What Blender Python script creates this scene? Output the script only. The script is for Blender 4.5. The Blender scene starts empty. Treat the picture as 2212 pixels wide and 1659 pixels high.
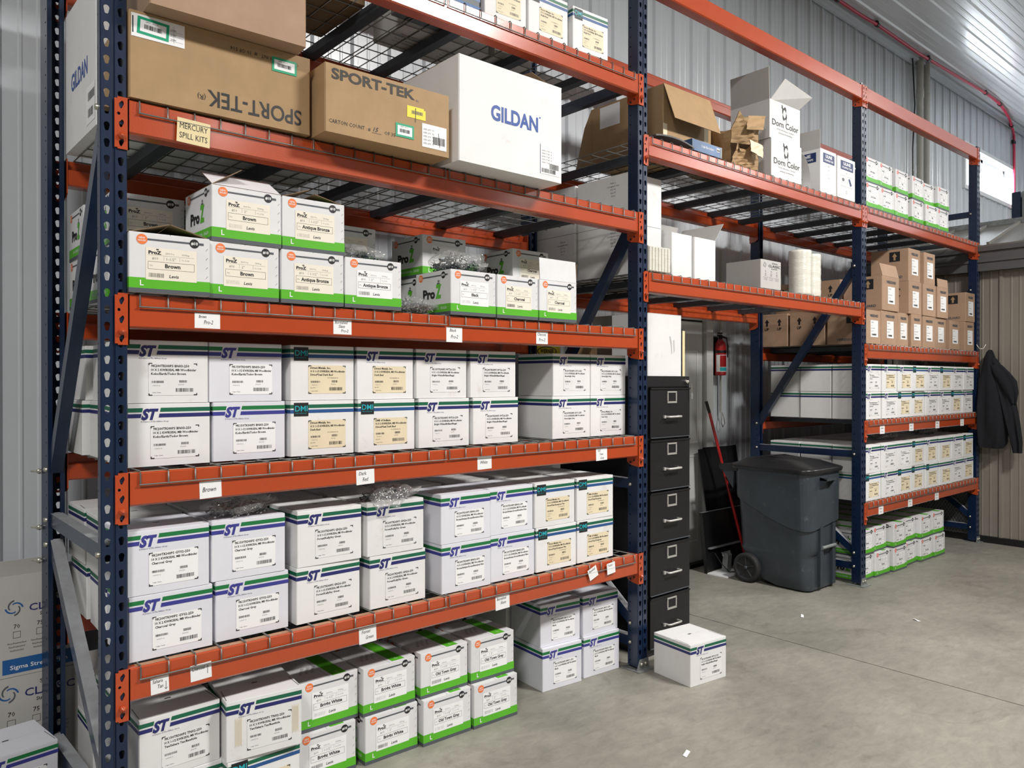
import bpy, math, random
from mathutils import Vector, Matrix
random.seed(7)
S = bpy.context.scene
COL = S.collection
PI = math.pi
R = math.radians

# ------------------------------------------------------------------ camera, world, lights, exposure
cam = bpy.data.cameras.new('camera'); cam.sensor_fit = 'HORIZONTAL'; cam.sensor_width = 36.0
cam.lens = 1672.4 / 2212 * 36.0; cam.clip_start = 0.05; cam.clip_end = 200
cam_o = bpy.data.objects.new('camera', cam); COL.objects.link(cam_o)
cam_o.location = (-0.5984, -2.5907, 1.5037)
cam_o.rotation_euler = (R(90 - 0.224), 0, R(-40.994))
S.camera = cam_o

w = bpy.data.worlds.new('world'); S.world = w; w.use_nodes = True
w.node_tree.nodes['Background'].inputs[0].default_value = (0.88, 0.94, 1.0, 1)
w.node_tree.nodes['Background'].inputs[1].default_value = 3.0

def area(name, loc, size, power, col=(1, 0.97, 0.93), rot=(0, 0, 0)):
    l = bpy.data.lights.new(name, 'AREA'); l.shape = 'RECTANGLE'; l.size, l.size_y = size
    l.energy = power; l.color = col
    o = bpy.data.objects.new(name, l); COL.objects.link(o); o.location = loc; o.rotation_euler = rot
    return o
for i, (x, y, p) in enumerate([(-2.6, -3.5, 350), (3.6, -3.5, 470), (9.6, -3.5, 350),
                               (-2.6, -8.8, 34), (3.6, -8.8, 44), (9.6, -8.8, 34)]):
    area('high_bay_lamp', (x, y, 5.12), (1.2, 0.6) if y > -5 else (0.5, 0.25), p)
# daylight through the window at the far end of the rack wall; unseen broad pale-blue area light before the solid right wall, no doorway there
area('window_daylight', (11.4, 1.33, 4.35), (1.8, 0.55), 160, (0.85, 0.93, 1.0), (R(-62), 0, 0))
area('far_right_area', (15.4, -3.5, 3.0), (5.0, 4.0), 120, (0.85, 0.93, 1.0), (0, R(90), 0))

S.view_settings.view_transform = 'Standard'
S.view_settings.look = 'None'
S.view_settings.exposure = -0.16
S.view_settings.gamma = 1.0
S.view_settings.use_curve_mapping = False

# ------------------------------------------------------------------ materials
MATS = {}
def mat(name, col, rough=0.5, metal=0.0, spec=0.5, noise=0.0, nscale=8.0, bump=0.0, bscale=60.0, coat=0.0,
        vary=0.0, stretch=(1, 1, 1), alpha=1.0, trans=0.0, emit=None, dirt=None):
    m = bpy.data.materials.new(name); m.use_nodes = True
    nt = m.node_tree; b = nt.nodes['Principled BSDF']
    b.inputs['Base Color'].default_value = (*col, 1)
    b.inputs['Roughness'].default_value = rough
    b.inputs['Metallic'].default_value = metal
    b.inputs['Specular IOR Level'].default_value = spec
    b.inputs['Coat Weight'].default_value = coat
    b.inputs['Coat Roughness'].default_value = 0.15
    b.inputs['Alpha'].default_value = alpha
    b.inputs['Transmission Weight'].default_value = trans
    if emit: 
        b.inputs['Emission Color'].default_value = (*emit[0], 1); b.inputs['Emission Strength'].default_value = emit[1]
    if noise or bump or vary or dirt:
        tc = nt.nodes.new('ShaderNodeTexCoord'); mp = nt.nodes.new('ShaderNodeMapping')
        mp.inputs['Scale'].default_value = stretch
        nt.links.new(tc.outputs['Object'], mp.inputs['Vector'])
        colsock = None
        if noise:
            n = nt.nodes.new('ShaderNodeTexNoise'); n.inputs['Scale'].default_value = nscale
            n.inputs['Detail'].default_value = 5.0; n.inputs['Roughness'].default_value = 0.62
            nt.links.new(mp.outputs[0], n.inputs['Vector'])
            r = nt.nodes.new('ShaderNodeValToRGB'); r.color_ramp.elements[0].position = 0.3; r.color_ramp.elements[1].position = 0.72
            r.color_ramp.elements[0].color = (*[max(0, c * (1 - noise)) for c in col], 1)
            r.color_ramp.elements[1].color = (*[min(1, c * (1 + noise * 0.35)) for c in col], 1)
            nt.links.new(n.outputs['Fac'], r.inputs['Fac']); colsock = r.outputs['Color']
        if dirt:      # dark scuffs with a shape of their own: (colour, scale, amount)
            n3 = nt.nodes.new('ShaderNodeTexNoise'); n3.inputs['Scale'].default_value = dirt[1]; n3.inputs['Detail'].default_value = 8
            n3.inputs['Roughness'].default_value = 0.7
            oi = nt.nodes.new('ShaderNodeObjectInfo'); ad = nt.nodes.new('ShaderNodeVectorMath'); ad.operation = 'ADD'
            sc = nt.nodes.new('ShaderNodeVectorMath'); sc.operation = 'SCALE'; sc.inputs['Scale'].default_value = 9.0
            cb = nt.nodes.new('ShaderNodeCombineXYZ'); nt.links.new(oi.outputs['Random'], cb.inputs[0]); nt.links.new(oi.outputs['Random'], cb.inputs[1])
            nt.links.new(cb.outputs[0], sc.inputs[0]); nt.links.new(sc.outputs[0], ad.inputs[0]); nt.links.new(mp.outputs[0], ad.inputs[1])
            nt.links.new(ad.outputs[0], n3.inputs['Vector'])
            r3 = nt.nodes.new('ShaderNodeValToRGB'); r3.color_ramp.elements[0].position = 0.60; r3.color_ramp.elements[1].position = 0.76
            r3.color_ramp.elements[0].color = (0, 0, 0, 1); r3.color_ramp.elements[1].color = (dirt[2],) * 3 + (1,)
            nt.links.new(n3.outputs['Fac'], r3.inputs['Fac'])
            mx = nt.nodes.new('ShaderNodeMix'); mx.data_type = 'RGBA'
            mx.inputs[6].default_value = (*col, 1); mx.inputs[7].default_value = (*dirt[0], 1)
            if colsock: nt.links.new(colsock, mx.inputs[6])
            nt.links.new(r3.outputs['Color'], mx.inputs[0]); colsock = mx.outputs[2]
        if vary:
            oi = nt.nodes.new('ShaderNodeObjectInfo'); mr = nt.nodes.new('ShaderNodeMapRange')
            mr.inputs['To Min'].default_value = 1 - vary; mr.inputs['To Max'].default_value = 1 + vary * 0.3
            nt.links.new(oi.outputs['Random'], mr.inputs['Value'])
            hs = nt.nodes.new('ShaderNodeHueSaturation'); nt.links.new(mr.outputs[0], hs.inputs['Value'])
            if colsock: nt.links.new(colsock, hs.inputs['Color'])
            else: hs.inputs['Color'].default_value = (*col, 1)
            colsock = hs.outputs['Color']
        if colsock: nt.links.new(colsock, b.inputs['Base Color'])
        if bump:
            n2 = nt.nodes.new('ShaderNodeTexNoise'); n2.inputs['Scale'].default_value = bscale; n2.inputs['Detail'].default_value = 3
            bp = nt.nodes.new('ShaderNodeBump'); bp.inputs['Strength'].default_value = bump; bp.inputs['Distance'].default_value = 0.004
            nt.links.new(mp.outputs[0], n2.inputs['Vector']); nt.links.new(n2.outputs['Fac'], bp.inputs['Height'])
            nt.links.new(bp.outputs[0], b.inputs['Normal'])
    MATS[name] = m
    return name

mat('orange', (0.45, 0.060, 0.012), 0.26, bump=0.10, bscale=220, noise=0.06, nscale=5, coat=0.7, dirt=((0.33, 0.04, 0.010), 9, 0.5))
mat('orange_dusty', (0.42, 0.22, 0.13), 0.8, noise=0.3, nscale=25)
mat('blue', (0.004, 0.016, 0.052), 0.33, bump=0.08, bscale=160, coat=0.25, noise=0.2, nscale=12, dirt=((0.03, 0.045, 0.075), 30, 0.3))
mat('blue_dusty', (0.30, 0.31, 0.33), 0.85, noise=0.25, nscale=14)
mat('deck_grey', (0.045, 0.055, 0.068), 0.5, noise=0.2, nscale=20)
mat('wire', (0.19, 0.19, 0.18), 0.42, metal=0.6)
mat('zinc', (0.62, 0.60, 0.52), 0.35, metal=0.9, noise=0.2, nscale=40)
mat('galv', (0.30, 0.32, 0.32), 0.55, metal=0.5, noise=0.3, nscale=30)
mat('white_card', (0.80, 0.80, 0.80), 0.62, noise=0.06, nscale=5, bump=0.25, bscale=14, vary=0.05, dirt=((0.52, 0.48, 0.42), 7, 0.55))
mat('cool_card', (0.73, 0.735, 0.80), 0.60, noise=0.05, nscale=5, bump=0.25, bscale=14, vary=0.04)
mat('proz_card', (0.74, 0.74, 0.76), 0.58, noise=0.07, nscale=6, bump=0.25, bscale=14, vary=0.05, dirt=((0.5, 0.48, 0.46), 7, 0.5))
mat('grey_card', (0.52, 0.51, 0.49), 0.65, noise=0.07, nscale=5, vary=0.05, bump=0.2, bscale=14)
mat('kraft', (0.42, 0.27, 0.135), 0.7, noise=0.13, nscale=9, bump=0.3, bscale=16, vary=0.08, dirt=((0.30, 0.18, 0.08), 6, 0.5))
mat('kraft_pink', (0.43, 0.28, 0.185), 0.7, noise=0.12, nscale=7, bump=0.3, bscale=16, vary=0.06)
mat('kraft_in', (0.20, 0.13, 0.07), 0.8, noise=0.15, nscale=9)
mat('green_old', (0.008, 0.125, 0.062), 0.45)
mat('green_new', (0.010, 0.175, 0.050), 0.45)
mat('navy', (0.020, 0.023, 0.145), 0.45)
mat('navy_new', (0.042, 0.044, 0.27), 0.45)
mat('dmi_blue', (0.02, 0.085, 0.26), 0.45)
mat('lime', (0.10, 0.46, 0.022), 0.4, noise=0.05, nscale=10)
mat('bar_grey', (0.085, 0.095, 0.11), 0.5)
mat('ink_brown', (0.028, 0.022, 0.018), 0.6)
mat('ink', (0.012, 0.012, 0.014), 0.5)
mat('ink_soft', (0.16, 0.16, 0.17), 0.6)
mat('seal_orange', (0.85, 0.20, 0.05), 0.45)
mat('seal_red', (0.80, 0.12, 0.08), 0.45)
mat('paper', (0.86, 0.86, 0.87), 0.55)
mat('cream', (0.83, 0.77, 0.66), 0.6)
mat('tan_label', (0.80, 0.69, 0.49), 0.6, noise=0.06, nscale=12)
mat('yellow', (0.86, 0.68, 0.02), 0.5)
mat('tag_yellow', (0.78, 0.66, 0.38), 0.7)
mat('tape_green', (0.0, 0.34, 0.17), 0.5)
mat('gildan_blue', (0.015, 0.07, 0.33), 0.5)
mat('teal', (0.02, 0.42, 0.50), 0.4)
mat('white_ink', (0.85, 0.85, 0.85), 0.5)
mat('uline_navy', (0.012, 0.03, 0.13), 0.5)
mat('folder_blue', (0.01, 0.09, 0.26), 0.35, noise=0.4, nscale=8)
mat('black_steel', (0.008, 0.008, 0.010), 0.42, bump=0.12, bscale=300, noise=0.2, nscale=6)
mat('black', (0.006, 0.006, 0.007), 0.4)
mat('chrome', (0.80, 0.79, 0.76), 0.18, metal=1.0)
mat('satin', (0.62, 0.61, 0.58), 0.4, metal=0.6)
mat('bin_grey', (0.042, 0.051, 0.062), 0.42, noise=0.22, nscale=6, bump=0.12, bscale=90, dirt=((0.16, 0.17, 0.18), 16, 0.55))
mat('bin_lid', (0.016, 0.016, 0.017), 0.32, noise=0.3, nscale=9, dirt=((0.10, 0.10, 0.10), 9, 0.7))
mat('rubber', (0.018, 0.018, 0.02), 0.7, noise=0.3, nscale=30)
mat('cloth', (0.005, 0.006, 0.010), 0.95, noise=0.3, nscale=15, bump=0.2, bscale=200)
mat('red', (0.42, 0.012, 0.015), 0.3, coat=0.4)
mat('hose_red', (0.50, 0.02, 0.06), 0.4)
mat('pipe', (0.42, 0.42, 0.38), 0.5, noise=0.08, nscale=10)
mat('door_paint', (0.60, 0.61, 0.60), 0.4, noise=0.05, nscale=3)
mat('film', (0.80, 0.78, 0.70), 0.22, bump=0.5, bscale=30, stretch=(1, 1, 12), coat=0.5, noise=0.10, nscale=10)
mat('siding', (0.215, 0.195, 0.165), 0.45, noise=0.08, nscale=3)
mat('siding_dark', (0.085, 0.085, 0.09), 0.45, noise=0.1, nscale=3)
mat('roof_metal', (0.16, 0.155, 0.14), 0.45, noise=0.15, nscale=4)
mat('screw_dark', (0.05, 0.06, 0.07), 0.3, metal=0.8)
mat('screw_grey', (0.30, 0.31, 0.32), 0.3, metal=0.8)
mat('sigma_blue', (0.01, 0.10, 0.32), 0.5)
mat('photo_brown', (0.10, 0.05, 0.035), 0.4, noise=0.9, nscale=60, stretch=(1, 1, 3))
mat('white_metal', (0.56, 0.595, 0.635), 0.32, noise=0.05, nscale=1.5, bump=0.04, bscale=12, coat=0.2)
mat('ceil_metal', (0.66, 0.67, 0.69), 0.30, noise=0.05, nscale=1.2, bump=0.06, bscale=6, coat=0.2)
mat('other_wall', (0.20, 0.20, 0.20), 0.6)
mat('window_trim', (0.78, 0.79, 0.80), 0.35)

def glass_mat():
    m = bpy.data.materials.new('pane_glass'); m.use_nodes = True; nt = m.node_tree
    for n in list(nt.nodes): nt.nodes.remove(n)
    o = nt.nodes.new('ShaderNodeOutputMaterial'); t = nt.nodes.new('ShaderNodeBsdfTransparent'); g = nt.nodes.new('ShaderNodeBsdfGlossy')
    g.inputs['Roughness'].default_value = 0.03; mx = nt.nodes.new('ShaderNodeMixShader'); mx.inputs[0].default_value = 0.06
    nt.links.new(t.outputs[0], mx.inputs[1]); nt.links.new(g.outputs[0], mx.inputs[2]); nt.links.new(mx.outputs[0], o.inputs[0])
    MATS['pane_glass'] = m
    m = bpy.data.materials.new('poly_bag'); m.use_nodes = True; nt = m.node_tree
    for n in list(nt.nodes): nt.nodes.remove(n)
    o = nt.nodes.new('ShaderNodeOutputMaterial'); t = nt.nodes.new('ShaderNodeBsdfTransparent'); g = nt.nodes.new('ShaderNodeBsdfGlossy')
    d = nt.nodes.new('ShaderNodeBsdfDiffuse'); d.inputs[0].default_value = (0.75, 0.76, 0.78, 1)
    g.inputs['Roughness'].default_value = 0.12; g.inputs[0].default_value = (0.95, 0.95, 0.95, 1)
    mx = nt.nodes.new('ShaderNodeMixShader'); mx.inputs[0].default_value = 0.13
    m2 = nt.nodes.new('ShaderNodeMixShader'); m2.inputs[0].default_value = 0.10
    tc = nt.nodes.new('ShaderNodeTexCoord'); n = nt.nodes.new('ShaderNodeTexNoise'); n.inputs['Scale'].default_value = 28; n.inputs['Distortion'].default_value = 2.0
    bp = nt.nodes.new('ShaderNodeBump'); bp.inputs['Distance'].default_value = 0.02; bp.inputs['Strength'].default_value = 1.0
    nt.links.new(tc.outputs['Object'], n.inputs['Vector']); nt.links.new(n.outputs['Fac'], bp.inputs['Height']); nt.links.new(bp.outputs[0], g.inputs['Normal'])
    nt.links.new(t.outputs[0], m2.inputs[1]); nt.links.new(d.outputs[0], m2.inputs[2])
    nt.links.new(m2.outputs[0], mx.inputs[1]); nt.links.new(g.outputs[0], mx.inputs[2]); nt.links.new(mx.outputs[0], o.inputs[0])
    MATS['poly_bag'] = m
glass_mat()

def concrete_mat():
    m = bpy.data.materials.new('concrete'); m.use_nodes = True; nt = m.node_tree; b = nt.nodes['Principled BSDF']
    tc = nt.nodes.new('ShaderNodeTexCoord')
    def noise(scale, detail, rough, stretch=None, dist=0.0):
        n = nt.nodes.new('ShaderNodeTexNoise'); n.inputs['Scale'].default_value = scale; n.inputs['Detail'].default_value = detail
        n.inputs['Roughness'].default_value = rough; n.inputs['Distortion'].default_value = dist
        if stretch:
            mp = nt.nodes.new('ShaderNodeMapping'); mp.inputs['Scale'].default_value = stretch; mp.inputs['Rotation'].default_value = (0, 0, R(35))
            nt.links.new(tc.outputs['Object'], mp.inputs[0]); nt.links.new(mp.outputs[0], n.inputs['Vector'])
        else: nt.links.new(tc.outputs['Object'], n.inputs['Vector'])
        return n
    a = noise(1.3, 6, 0.62); c = noise(9, 10, 0.78, (1, 2.4, 1), 0.5); e = noise(2.2, 10, 0.75, None, 0.8); f = noise(60, 4, 0.6)
    r1 = nt.nodes.new('ShaderNodeValToRGB'); r1.color_ramp.elements[0].position = 0.32; r1.color_ramp.elements[1].position = 0.68
    r1.color_ramp.elements[0].color = (0.200, 0.195, 0.166, 1); r1.color_ramp.elements[1].color = (0.310, 0.300, 0.260, 1)
    nt.links.new(a.outputs['Fac'], r1.inputs[0])
    r2 = nt.nodes.new('ShaderNodeValToRGB'); r2.color_ramp.elements[0].position = 0.30; r2.color_ramp.elements[1].position = 0.70
    r2.color_ramp.elements[0].color = (0.74, 0.74, 0.74, 1); r2.color_ramp.elements[1].color = (1.12, 1.12, 1.10, 1)
    nt.links.new(c.outputs['Fac'], r2.inputs[0])
    r3 = nt.nodes.new('ShaderNodeValToRGB'); r3.color_ramp.elements[0].position = 0.56; r3.color_ramp.elements[1].position = 0.74
    r3.color_ramp.elements[0].color = (1, 1, 1, 1); r3.color_ramp.elements[1].color = (0.62, 0.60, 0.58, 1)
    nt.links.new(e.outputs['Fac'], r3.inputs[0])
    m1 = nt.nodes.new('ShaderNodeMix'); m1.data_type = 'RGBA'; m1.blend_type = 'MULTIPLY'; m1.inputs[0].default_value = 1
    m2 = nt.nodes.new('ShaderNodeMix'); m2.data_type = 'RGBA'; m2.blend_type = 'MULTIPLY'; m2.inputs[0].default_value = 1
    nt.links.new(r1.outputs[0], m1.inputs[6]); nt.links.new(r2.outputs[0], m1.inputs[7])
    nt.links.new(m1.outputs[2], m2.inputs[6]); nt.links.new(r3.outputs[0], m2.inputs[7])
    nt.links.new(m2.outputs[2], b.inputs['Base Color']); b.inputs['Roughness'].default_value = 0.55
    bp = nt.nodes.new('ShaderNodeBump'); bp.inputs['Strength'].default_value = 0.15; bp.inputs['Distance'].default_value = 0.003
    nt.links.new(f.outputs['Fac'], bp.inputs['Height']); nt.links.new(bp.outputs[0], b.inputs['Normal'])
    MATS['concrete'] = m
concrete_mat()

# ------------------------------------------------------------------ mesh builder
_TXT = {}
def glyphs(s, bold=0.0, shear=0.0, res=2):
    k = (s, bold, shear, res)
    if k not in _TXT:
        c = bpy.data.curves.new('t', 'FONT'); c.body = s; c.offset = bold; c.shear = shear; c.resolution_u = res; c.fill_mode = 'FRONT'
        o = bpy.data.objects.new('t', c); me = bpy.data.meshes.new_from_object(o)
        vs = [(v.co.x, v.co.y) for v in me.vertices]; fs = [tuple(p.vertices) for p in me.polygons]
        bpy.data.objects.remove(o); bpy.data.curves.remove(c); bpy.data.meshes.remove(me)
        if vs:
            x0 = min(v[0] for v in vs); x1 = max(v[0] for v in vs)
            vs = [(v[0] - x0, v[1]) for v in vs]; _TXT[k] = (vs, fs, x1 - x0)
        else: _TXT[k] = ([], [], 0.01)
    return _TXT[k]

class MB:
    def __init__(s): s.v = []; s.f = []; s.m = []; s.sm = []; s.mats = []; s.plane((0, 0, 0), (1, 0, 0), (0, 0, 1))
    def mi(s, m):
        if m not in s.mats: s.mats.append(m)
        return s.mats.index(m)
    def add(s, vs, fs, m, smooth=False):
        o = len(s.v); s.v += [tuple(v) for v in vs]; k = s.mi(m)
        for f in fs: s.f.append(tuple(i + o for i in f)); s.m.append(k); s.sm.append(smooth)
    def box(s, x0, x1, y0, y1, z0, z1, m):
        s.add([(x0, y0, z0), (x1, y0, z0), (x1, y1, z0), (x0, y1, z0), (x0, y0, z1), (x1, y0, z1), (x1, y1, z1), (x0, y1, z1)],
              [(3, 2, 1, 0), (4, 5, 6, 7), (0, 1, 5, 4), (1, 2, 6, 5), (2, 3, 7, 6), (3, 0, 4, 7)], m)
    def prism(s, pts, axis, a0, a1, m, m_side=None, smooth=False):   # polygon extruded along axis; pts ccw in the other two axes
        n = len(pts)
        def P(p, a): return {'x': (a, p[0], p[1]), 'y': (p[0], a, p[1]), 'z': (p[0], p[1], a)}[axis]
        vs = [P(p, a0) for p in pts] + [P(p, a1) for p in pts]
        flip = axis == 'y'
        caps = [tuple(range(n))[::-1], tuple(range(n, 2 * n))]
        if flip: caps = [c[::-1] for c in caps]
        s.add(vs, caps, m)
        o = len(s.v) - 2 * n; k = s.mi(m_side or m)
        for i in range(n):
            j = (i + 1) % n; q = (i + o, j + o, j + n + o, i + n + o)
            s.f.append(q[::-1] if flip else q); s.m.append(k); s.sm.append(smooth)
    def plane(s, o, a, b):
        s.o = Vector(o); s.a = Vector(a).normalized(); s.b = Vector(b).normalized(); s.n = s.a.cross(s.b)
    def P(s, x, y, l=0.0006): return s.o + s.a * x + s.b * y + s.n * l
    def poly(s, pts, m, l=0.0006): s.add([s.P(x, y, l) for x, y in pts], [tuple(range(len(pts)))], m)
    def rect(s, x0, x1, y0, y1, m, l=0.0006): s.poly([(x0, y0), (x1, y0), (x1, y1), (x0, y1)], m, l)
    def disc(s, x, y, r, m, l=0.0008, n=24, ry=None): s.poly([(x + r * math.cos(2 * PI * i / n), y + (ry or r) * math.sin(2 * PI * i / n)) for i in range(n)], m, l)
    def frame(s, x0, x1, y0, y1, t, m, l=0.001):
        s.rect(x0, x1, y0, y0 + t, m, l); s.rect(x0, x1, y1 - t, y1, m, l); s.rect(x0, x0 + t, y0 + t, y1 - t, m, l); s.rect(x1 - t, x1, y0 + t, y1 - t, m, l)
    def text(s, t, x, y, h, m, w=None, bold=0.0, shear=0.0, l=0.0012, al='l', rot=0.0, res=2, maxw=None):
        vs, fs, tw = glyphs(t, bold, shear, res); k = h / 0.70; kx = k
        if w: kx = w / tw
        if maxw and tw * kx > maxw: kx = maxw / tw
        W = tw * kx; ox = {'l': 0, 'c': -W / 2, 'r': -W}[al]
        c, sn = math.cos(rot), math.sin(rot)
        out = []
        for a, b in vs:
            px = a * kx + ox; py = b * k; out.append(s.P(x + px * c - py * sn, y + px * sn + py * c, l))
        s.add(out, fs, m)
    def barcode(s, x, y, w, h, m, seed=1, l=0.001):
        r = random.Random(seed); px = x
        while px < x + w:
            d = r.choice((0.6, 1, 1.6, 2.2)) * w / 60; s.rect(px, min(px + d, x + w), y, y + h, m, l); px += d + r.choice((0.6, 1, 1.5)) * w / 60
    def tube(s, pts, r, m, n=6, caps=True, radii=None):
        pts = [Vector(p) for p in pts]; rings = []
        for i, p in enumerate(pts):
            d = (pts[min(i + 1, len(pts) - 1)] - pts[max(i - 1, 0)]).normalized()
            up = Vector((0, 0, 1)) if abs(d.z) < 0.9 else Vector((0, 1, 0))
            u = d.cross(up).normalized(); v = d.cross(u)
            rr = radii[i] if radii else r
            rings.append([p + (u * math.cos(2 * PI * k / n) + v * math.sin(2 * PI * k / n)) * rr for k in range(n)])
        vs = [q for rg in rings for q in rg]; fs = []
        for i in range(len(pts) - 1):
            for k in range(n): k2 = (k + 1) % n; fs.append((i * n + k, i * n + k2, (i + 1) * n + k2, (i + 1) * n + k))
        s.add(vs, fs, m, True)
        if caps: s.add(rings[0], [tuple(range(n))[::-1]], m); s.add(rings[-1], [tuple(range(n))], m)
    def lathe(s, prof, m, c=(0, 0, 0), n=28, axis='z'):
        vs = []; fs = []
        for r_, z in prof:
            for k in range(n):
                a = 2 * PI * k / n; p = (r_ * math.cos(a), r_ * math.sin(a), z)
                if axis == 'x': p = (p[2], p[0], p[1])
                if axis == 'y': p = (p[1], p[2], p[0])
                vs.append((c[0] + p[0], c[1] + p[1], c[2] + p[2]))
        for i in range(len(prof) - 1):
            for k in range(n): k2 = (k + 1) % n; fs.append((i * n + k, i * n + k2, (i + 1) * n + k2, (i + 1) * n + k))
        s.add(vs, fs, m, True)
    def bar(s, p0, p1, wx, wy, m, mtop=None):     # rectangular bar between two points; wx along X, wy perpendicular
        p0 = Vector(p0); p1 = Vector(p1); d = (p1 - p0).normalized(); u = Vector((1, 0, 0)); v = d.cross(u).normalized()
        vs = []
        for p in (p0, p1):
            for a, b in ((-1, -1), (1, -1), (1, 1), (-1, 1)): vs.append(p + u * a * wx / 2 + v * b * wy / 2)
        s.add(vs, [(3, 2, 1, 0), (4, 5, 6, 7), (0, 1, 5, 4), (2, 3, 7, 6)], m); s.add(vs, [(1, 2, 6, 5)], m); s.add(vs, [(3, 0, 4, 7)], m)
        if mtop:
            t = v if v.z > 0 else -v
            q = [p + u * a * wx / 2 + t * (wy / 2 + 0.0006) for p, a in ((p0, -1), (p0, 1), (p1, 1), (p1, -1))]
            s.add(q, [(0, 1, 2, 3)], mtop)
    def panel(s, q, th, m, m_back=None):      # thick quad; q ccw seen from the m side
        q = [Vector(p) for p in q]; n = (q[1] - q[0]).cross(q[2] - q[0]).normalized() * th
        k = len(q); vs = q + [p - n for p in q]
        s.add(vs, [tuple(range(k))], m); s.add(vs, [tuple(range(k, 2 * k))[::-1]], m_back or m)
        s.add(vs, [(i, i + k, (i + 1) % k + k, (i + 1) % k) for i in range(k)], m_back or m)
    def mesh(s, name):
        me = bpy.data.meshes.new(name); me.from_pydata(s.v, [], s.f)
        for m in s.mats: me.materials.append(MATS[m])
        me.polygons.foreach_set('material_index', s.m); me.polygons.foreach_set('use_smooth', s.sm); me.update()
        return me

def ob(name, data, parent=None, loc=(0, 0, 0), rz=0.0, label=None):
    if isinstance(data, MB): data = data.mesh(name)
    o = bpy.data.objects.new(name, data); COL.objects.link(o); o.location = loc; o.rotation_euler = (0, 0, rz)
    if parent: o.parent = parent
    if label: o['label'] = label
    return o
SEEN = set()
def thing(name, label, cat, loc=(0, 0, 0), rz=0.0, group=None, data=None):
    if isinstance(data, MB): data = data.mesh(name)
    o = bpy.data.objects.new(name, data); COL.objects.link(o); o.location = loc; o.rotation_euler = (0, 0, rz)
    o['label'] = label; o['category'] = cat
    if group: o['group'] = group
    n = len(label.split())
    if n < 4 or n > 16: print('LABEL LENGTH', n, label)
    if label in SEEN: print('LABEL DUP', label)
    SEEN.add(label)
    return o
def struct(name, mb): 
    o = ob(name, mb); o['kind'] = 'structure'; return o

# ------------------------------------------------------------------ the room
WALL_Y = 1.20; CEIL = 5.27; PITCH = 0.2369
WX0, WX1, WZ0, WZ1 = 10.56, 12.42, 4.08, 4.60
def panel_profile(a0, a1, pitch=PITCH, h=0.019, off=0.0, mirror=False):
    pts = []; a = a0 - (a0 - off) % pitch
    while a < a1 + pitch:
        for d, y in ((0, 0), (0.012, h), (0.034, h), (0.046, 0), (0.098, 0), (0.104, 0.004), (0.112, 0.004), (0.118, 0), (0.164, 0), (0.170, 0.004), (0.178, 0.004), (0.184, 0)):
            pts.append((a + d * pitch / 0.2286, y))
        a += pitch
    out = [p for p in pts if a0 < p[0] < a1]
    return [(a0, 0)] + out + [(a1, 0)]
def ribbed(mb, a0, a1, b0, b1, fn, m, **kw):      # fn(a, height, b) -> point
    pr = panel_profile(a0, a1, **kw); vs = []; fs = []
    for a, h in pr: vs += [fn(a, h, b0), fn(a, h, b1)]
    for i in range(len(pr) - 1): fs.append((2 * i, 2 * i + 2, 2 * i + 3, 2 * i + 1))
    mb.add(vs, fs, m)
back = MB(); bf = lambda a, h, b: (a, WALL_Y - h, b)
for a0, a1, b0, b1 in ((-6, 4.02, 0, CEIL), (4.02, 4.90, 2.06, CEIL), (4.90, WX0, 0, CEIL), (WX0, WX1, 0, WZ0), (WX0, WX1, WZ1, CEIL), (WX1, 16, 0, CEIL)):
    ribbed(back, a0, a1, b0, b1, bf, 'white_metal', off=0.10)
r = random.Random(3)
for zz in (2.30, 3.42, 4.48):
    for i in range(60):
        x = -3 + i * PITCH + 0.03
        if WX0 - .1 < x < WX1 + .1 and WZ0 < zz < WZ1: continue
        back.lathe([(0.0, -0.006), (0.006, -0.005), (0.007, 0)], 'screw_grey', (x, WALL_Y, zz), 6, 'y')
# outer skin of the wall
back.box(-6, 4.02, WALL_Y + 0.10, WALL_Y + 0.12, 0, CEIL, 'other_wall'); back.box(4.9, WX0, WALL_Y + 0.10, WALL_Y + 0.12, 0, CEIL, 'other_wall')
struct('wall_back', back)
fl = MB()
def slab(x0, x1, y0, y1): fl.box(x0, x1, y0, y1, -0.12, 0.0, 'concrete')
J = 0.0035
for (x0, x1) in ((-6, 3.535 - J), (3.535 + J, 16)):
    slab(x0, x1, -12, 1.4)
fl.box(-6, 16, -12, 1.4, -0.14, -0.012, 'ink_soft')
struct('floor', fl)
ce = MB(); ribbed(ce, -12, WALL_Y, -6, 16, lambda a, h, b: (b, a, CEIL - h * 0.8), 'ceil_metal', off=WALL_Y - 0.02)
ce.f = [f[::-1] for f in ce.f]
for k in range(70):
    ce.lathe([(0.0, -0.006), (0.006, -0.004), (0.007, 0)], 'screw_grey', (2 + (k % 14) * 1.02, 0.98 - (k // 14) * PITCH * 2, CEIL), 6)
struct('ceiling', ce)
t = MB(); t.box(-6, 16, WALL_Y - 0.045, WALL_Y - 0.02, CEIL - 0.075, CEIL - 0.016, 'white_metal'); t.box(-6, 16, WALL_Y - 0.09, WALL_Y - 0.045, CEIL - 0.035, CEIL - 0.016, 'white_metal')
struct('trim_1', t)
o_ = MB(); o_.box(-6.1, -6, -12, 1.3, 0, CEIL, 'other_wall'); struct('wall_left', o_)
o_ = MB(); o_.box(16, 16.1, -12, 1.3, 0, CEIL, 'other_wall'); struct('wall_right', o_)
o_ = MB(); o_.box(-6, 16, -12.1, -12, 0, CEIL, 'other_wall'); struct('wall_front', o_)
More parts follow.
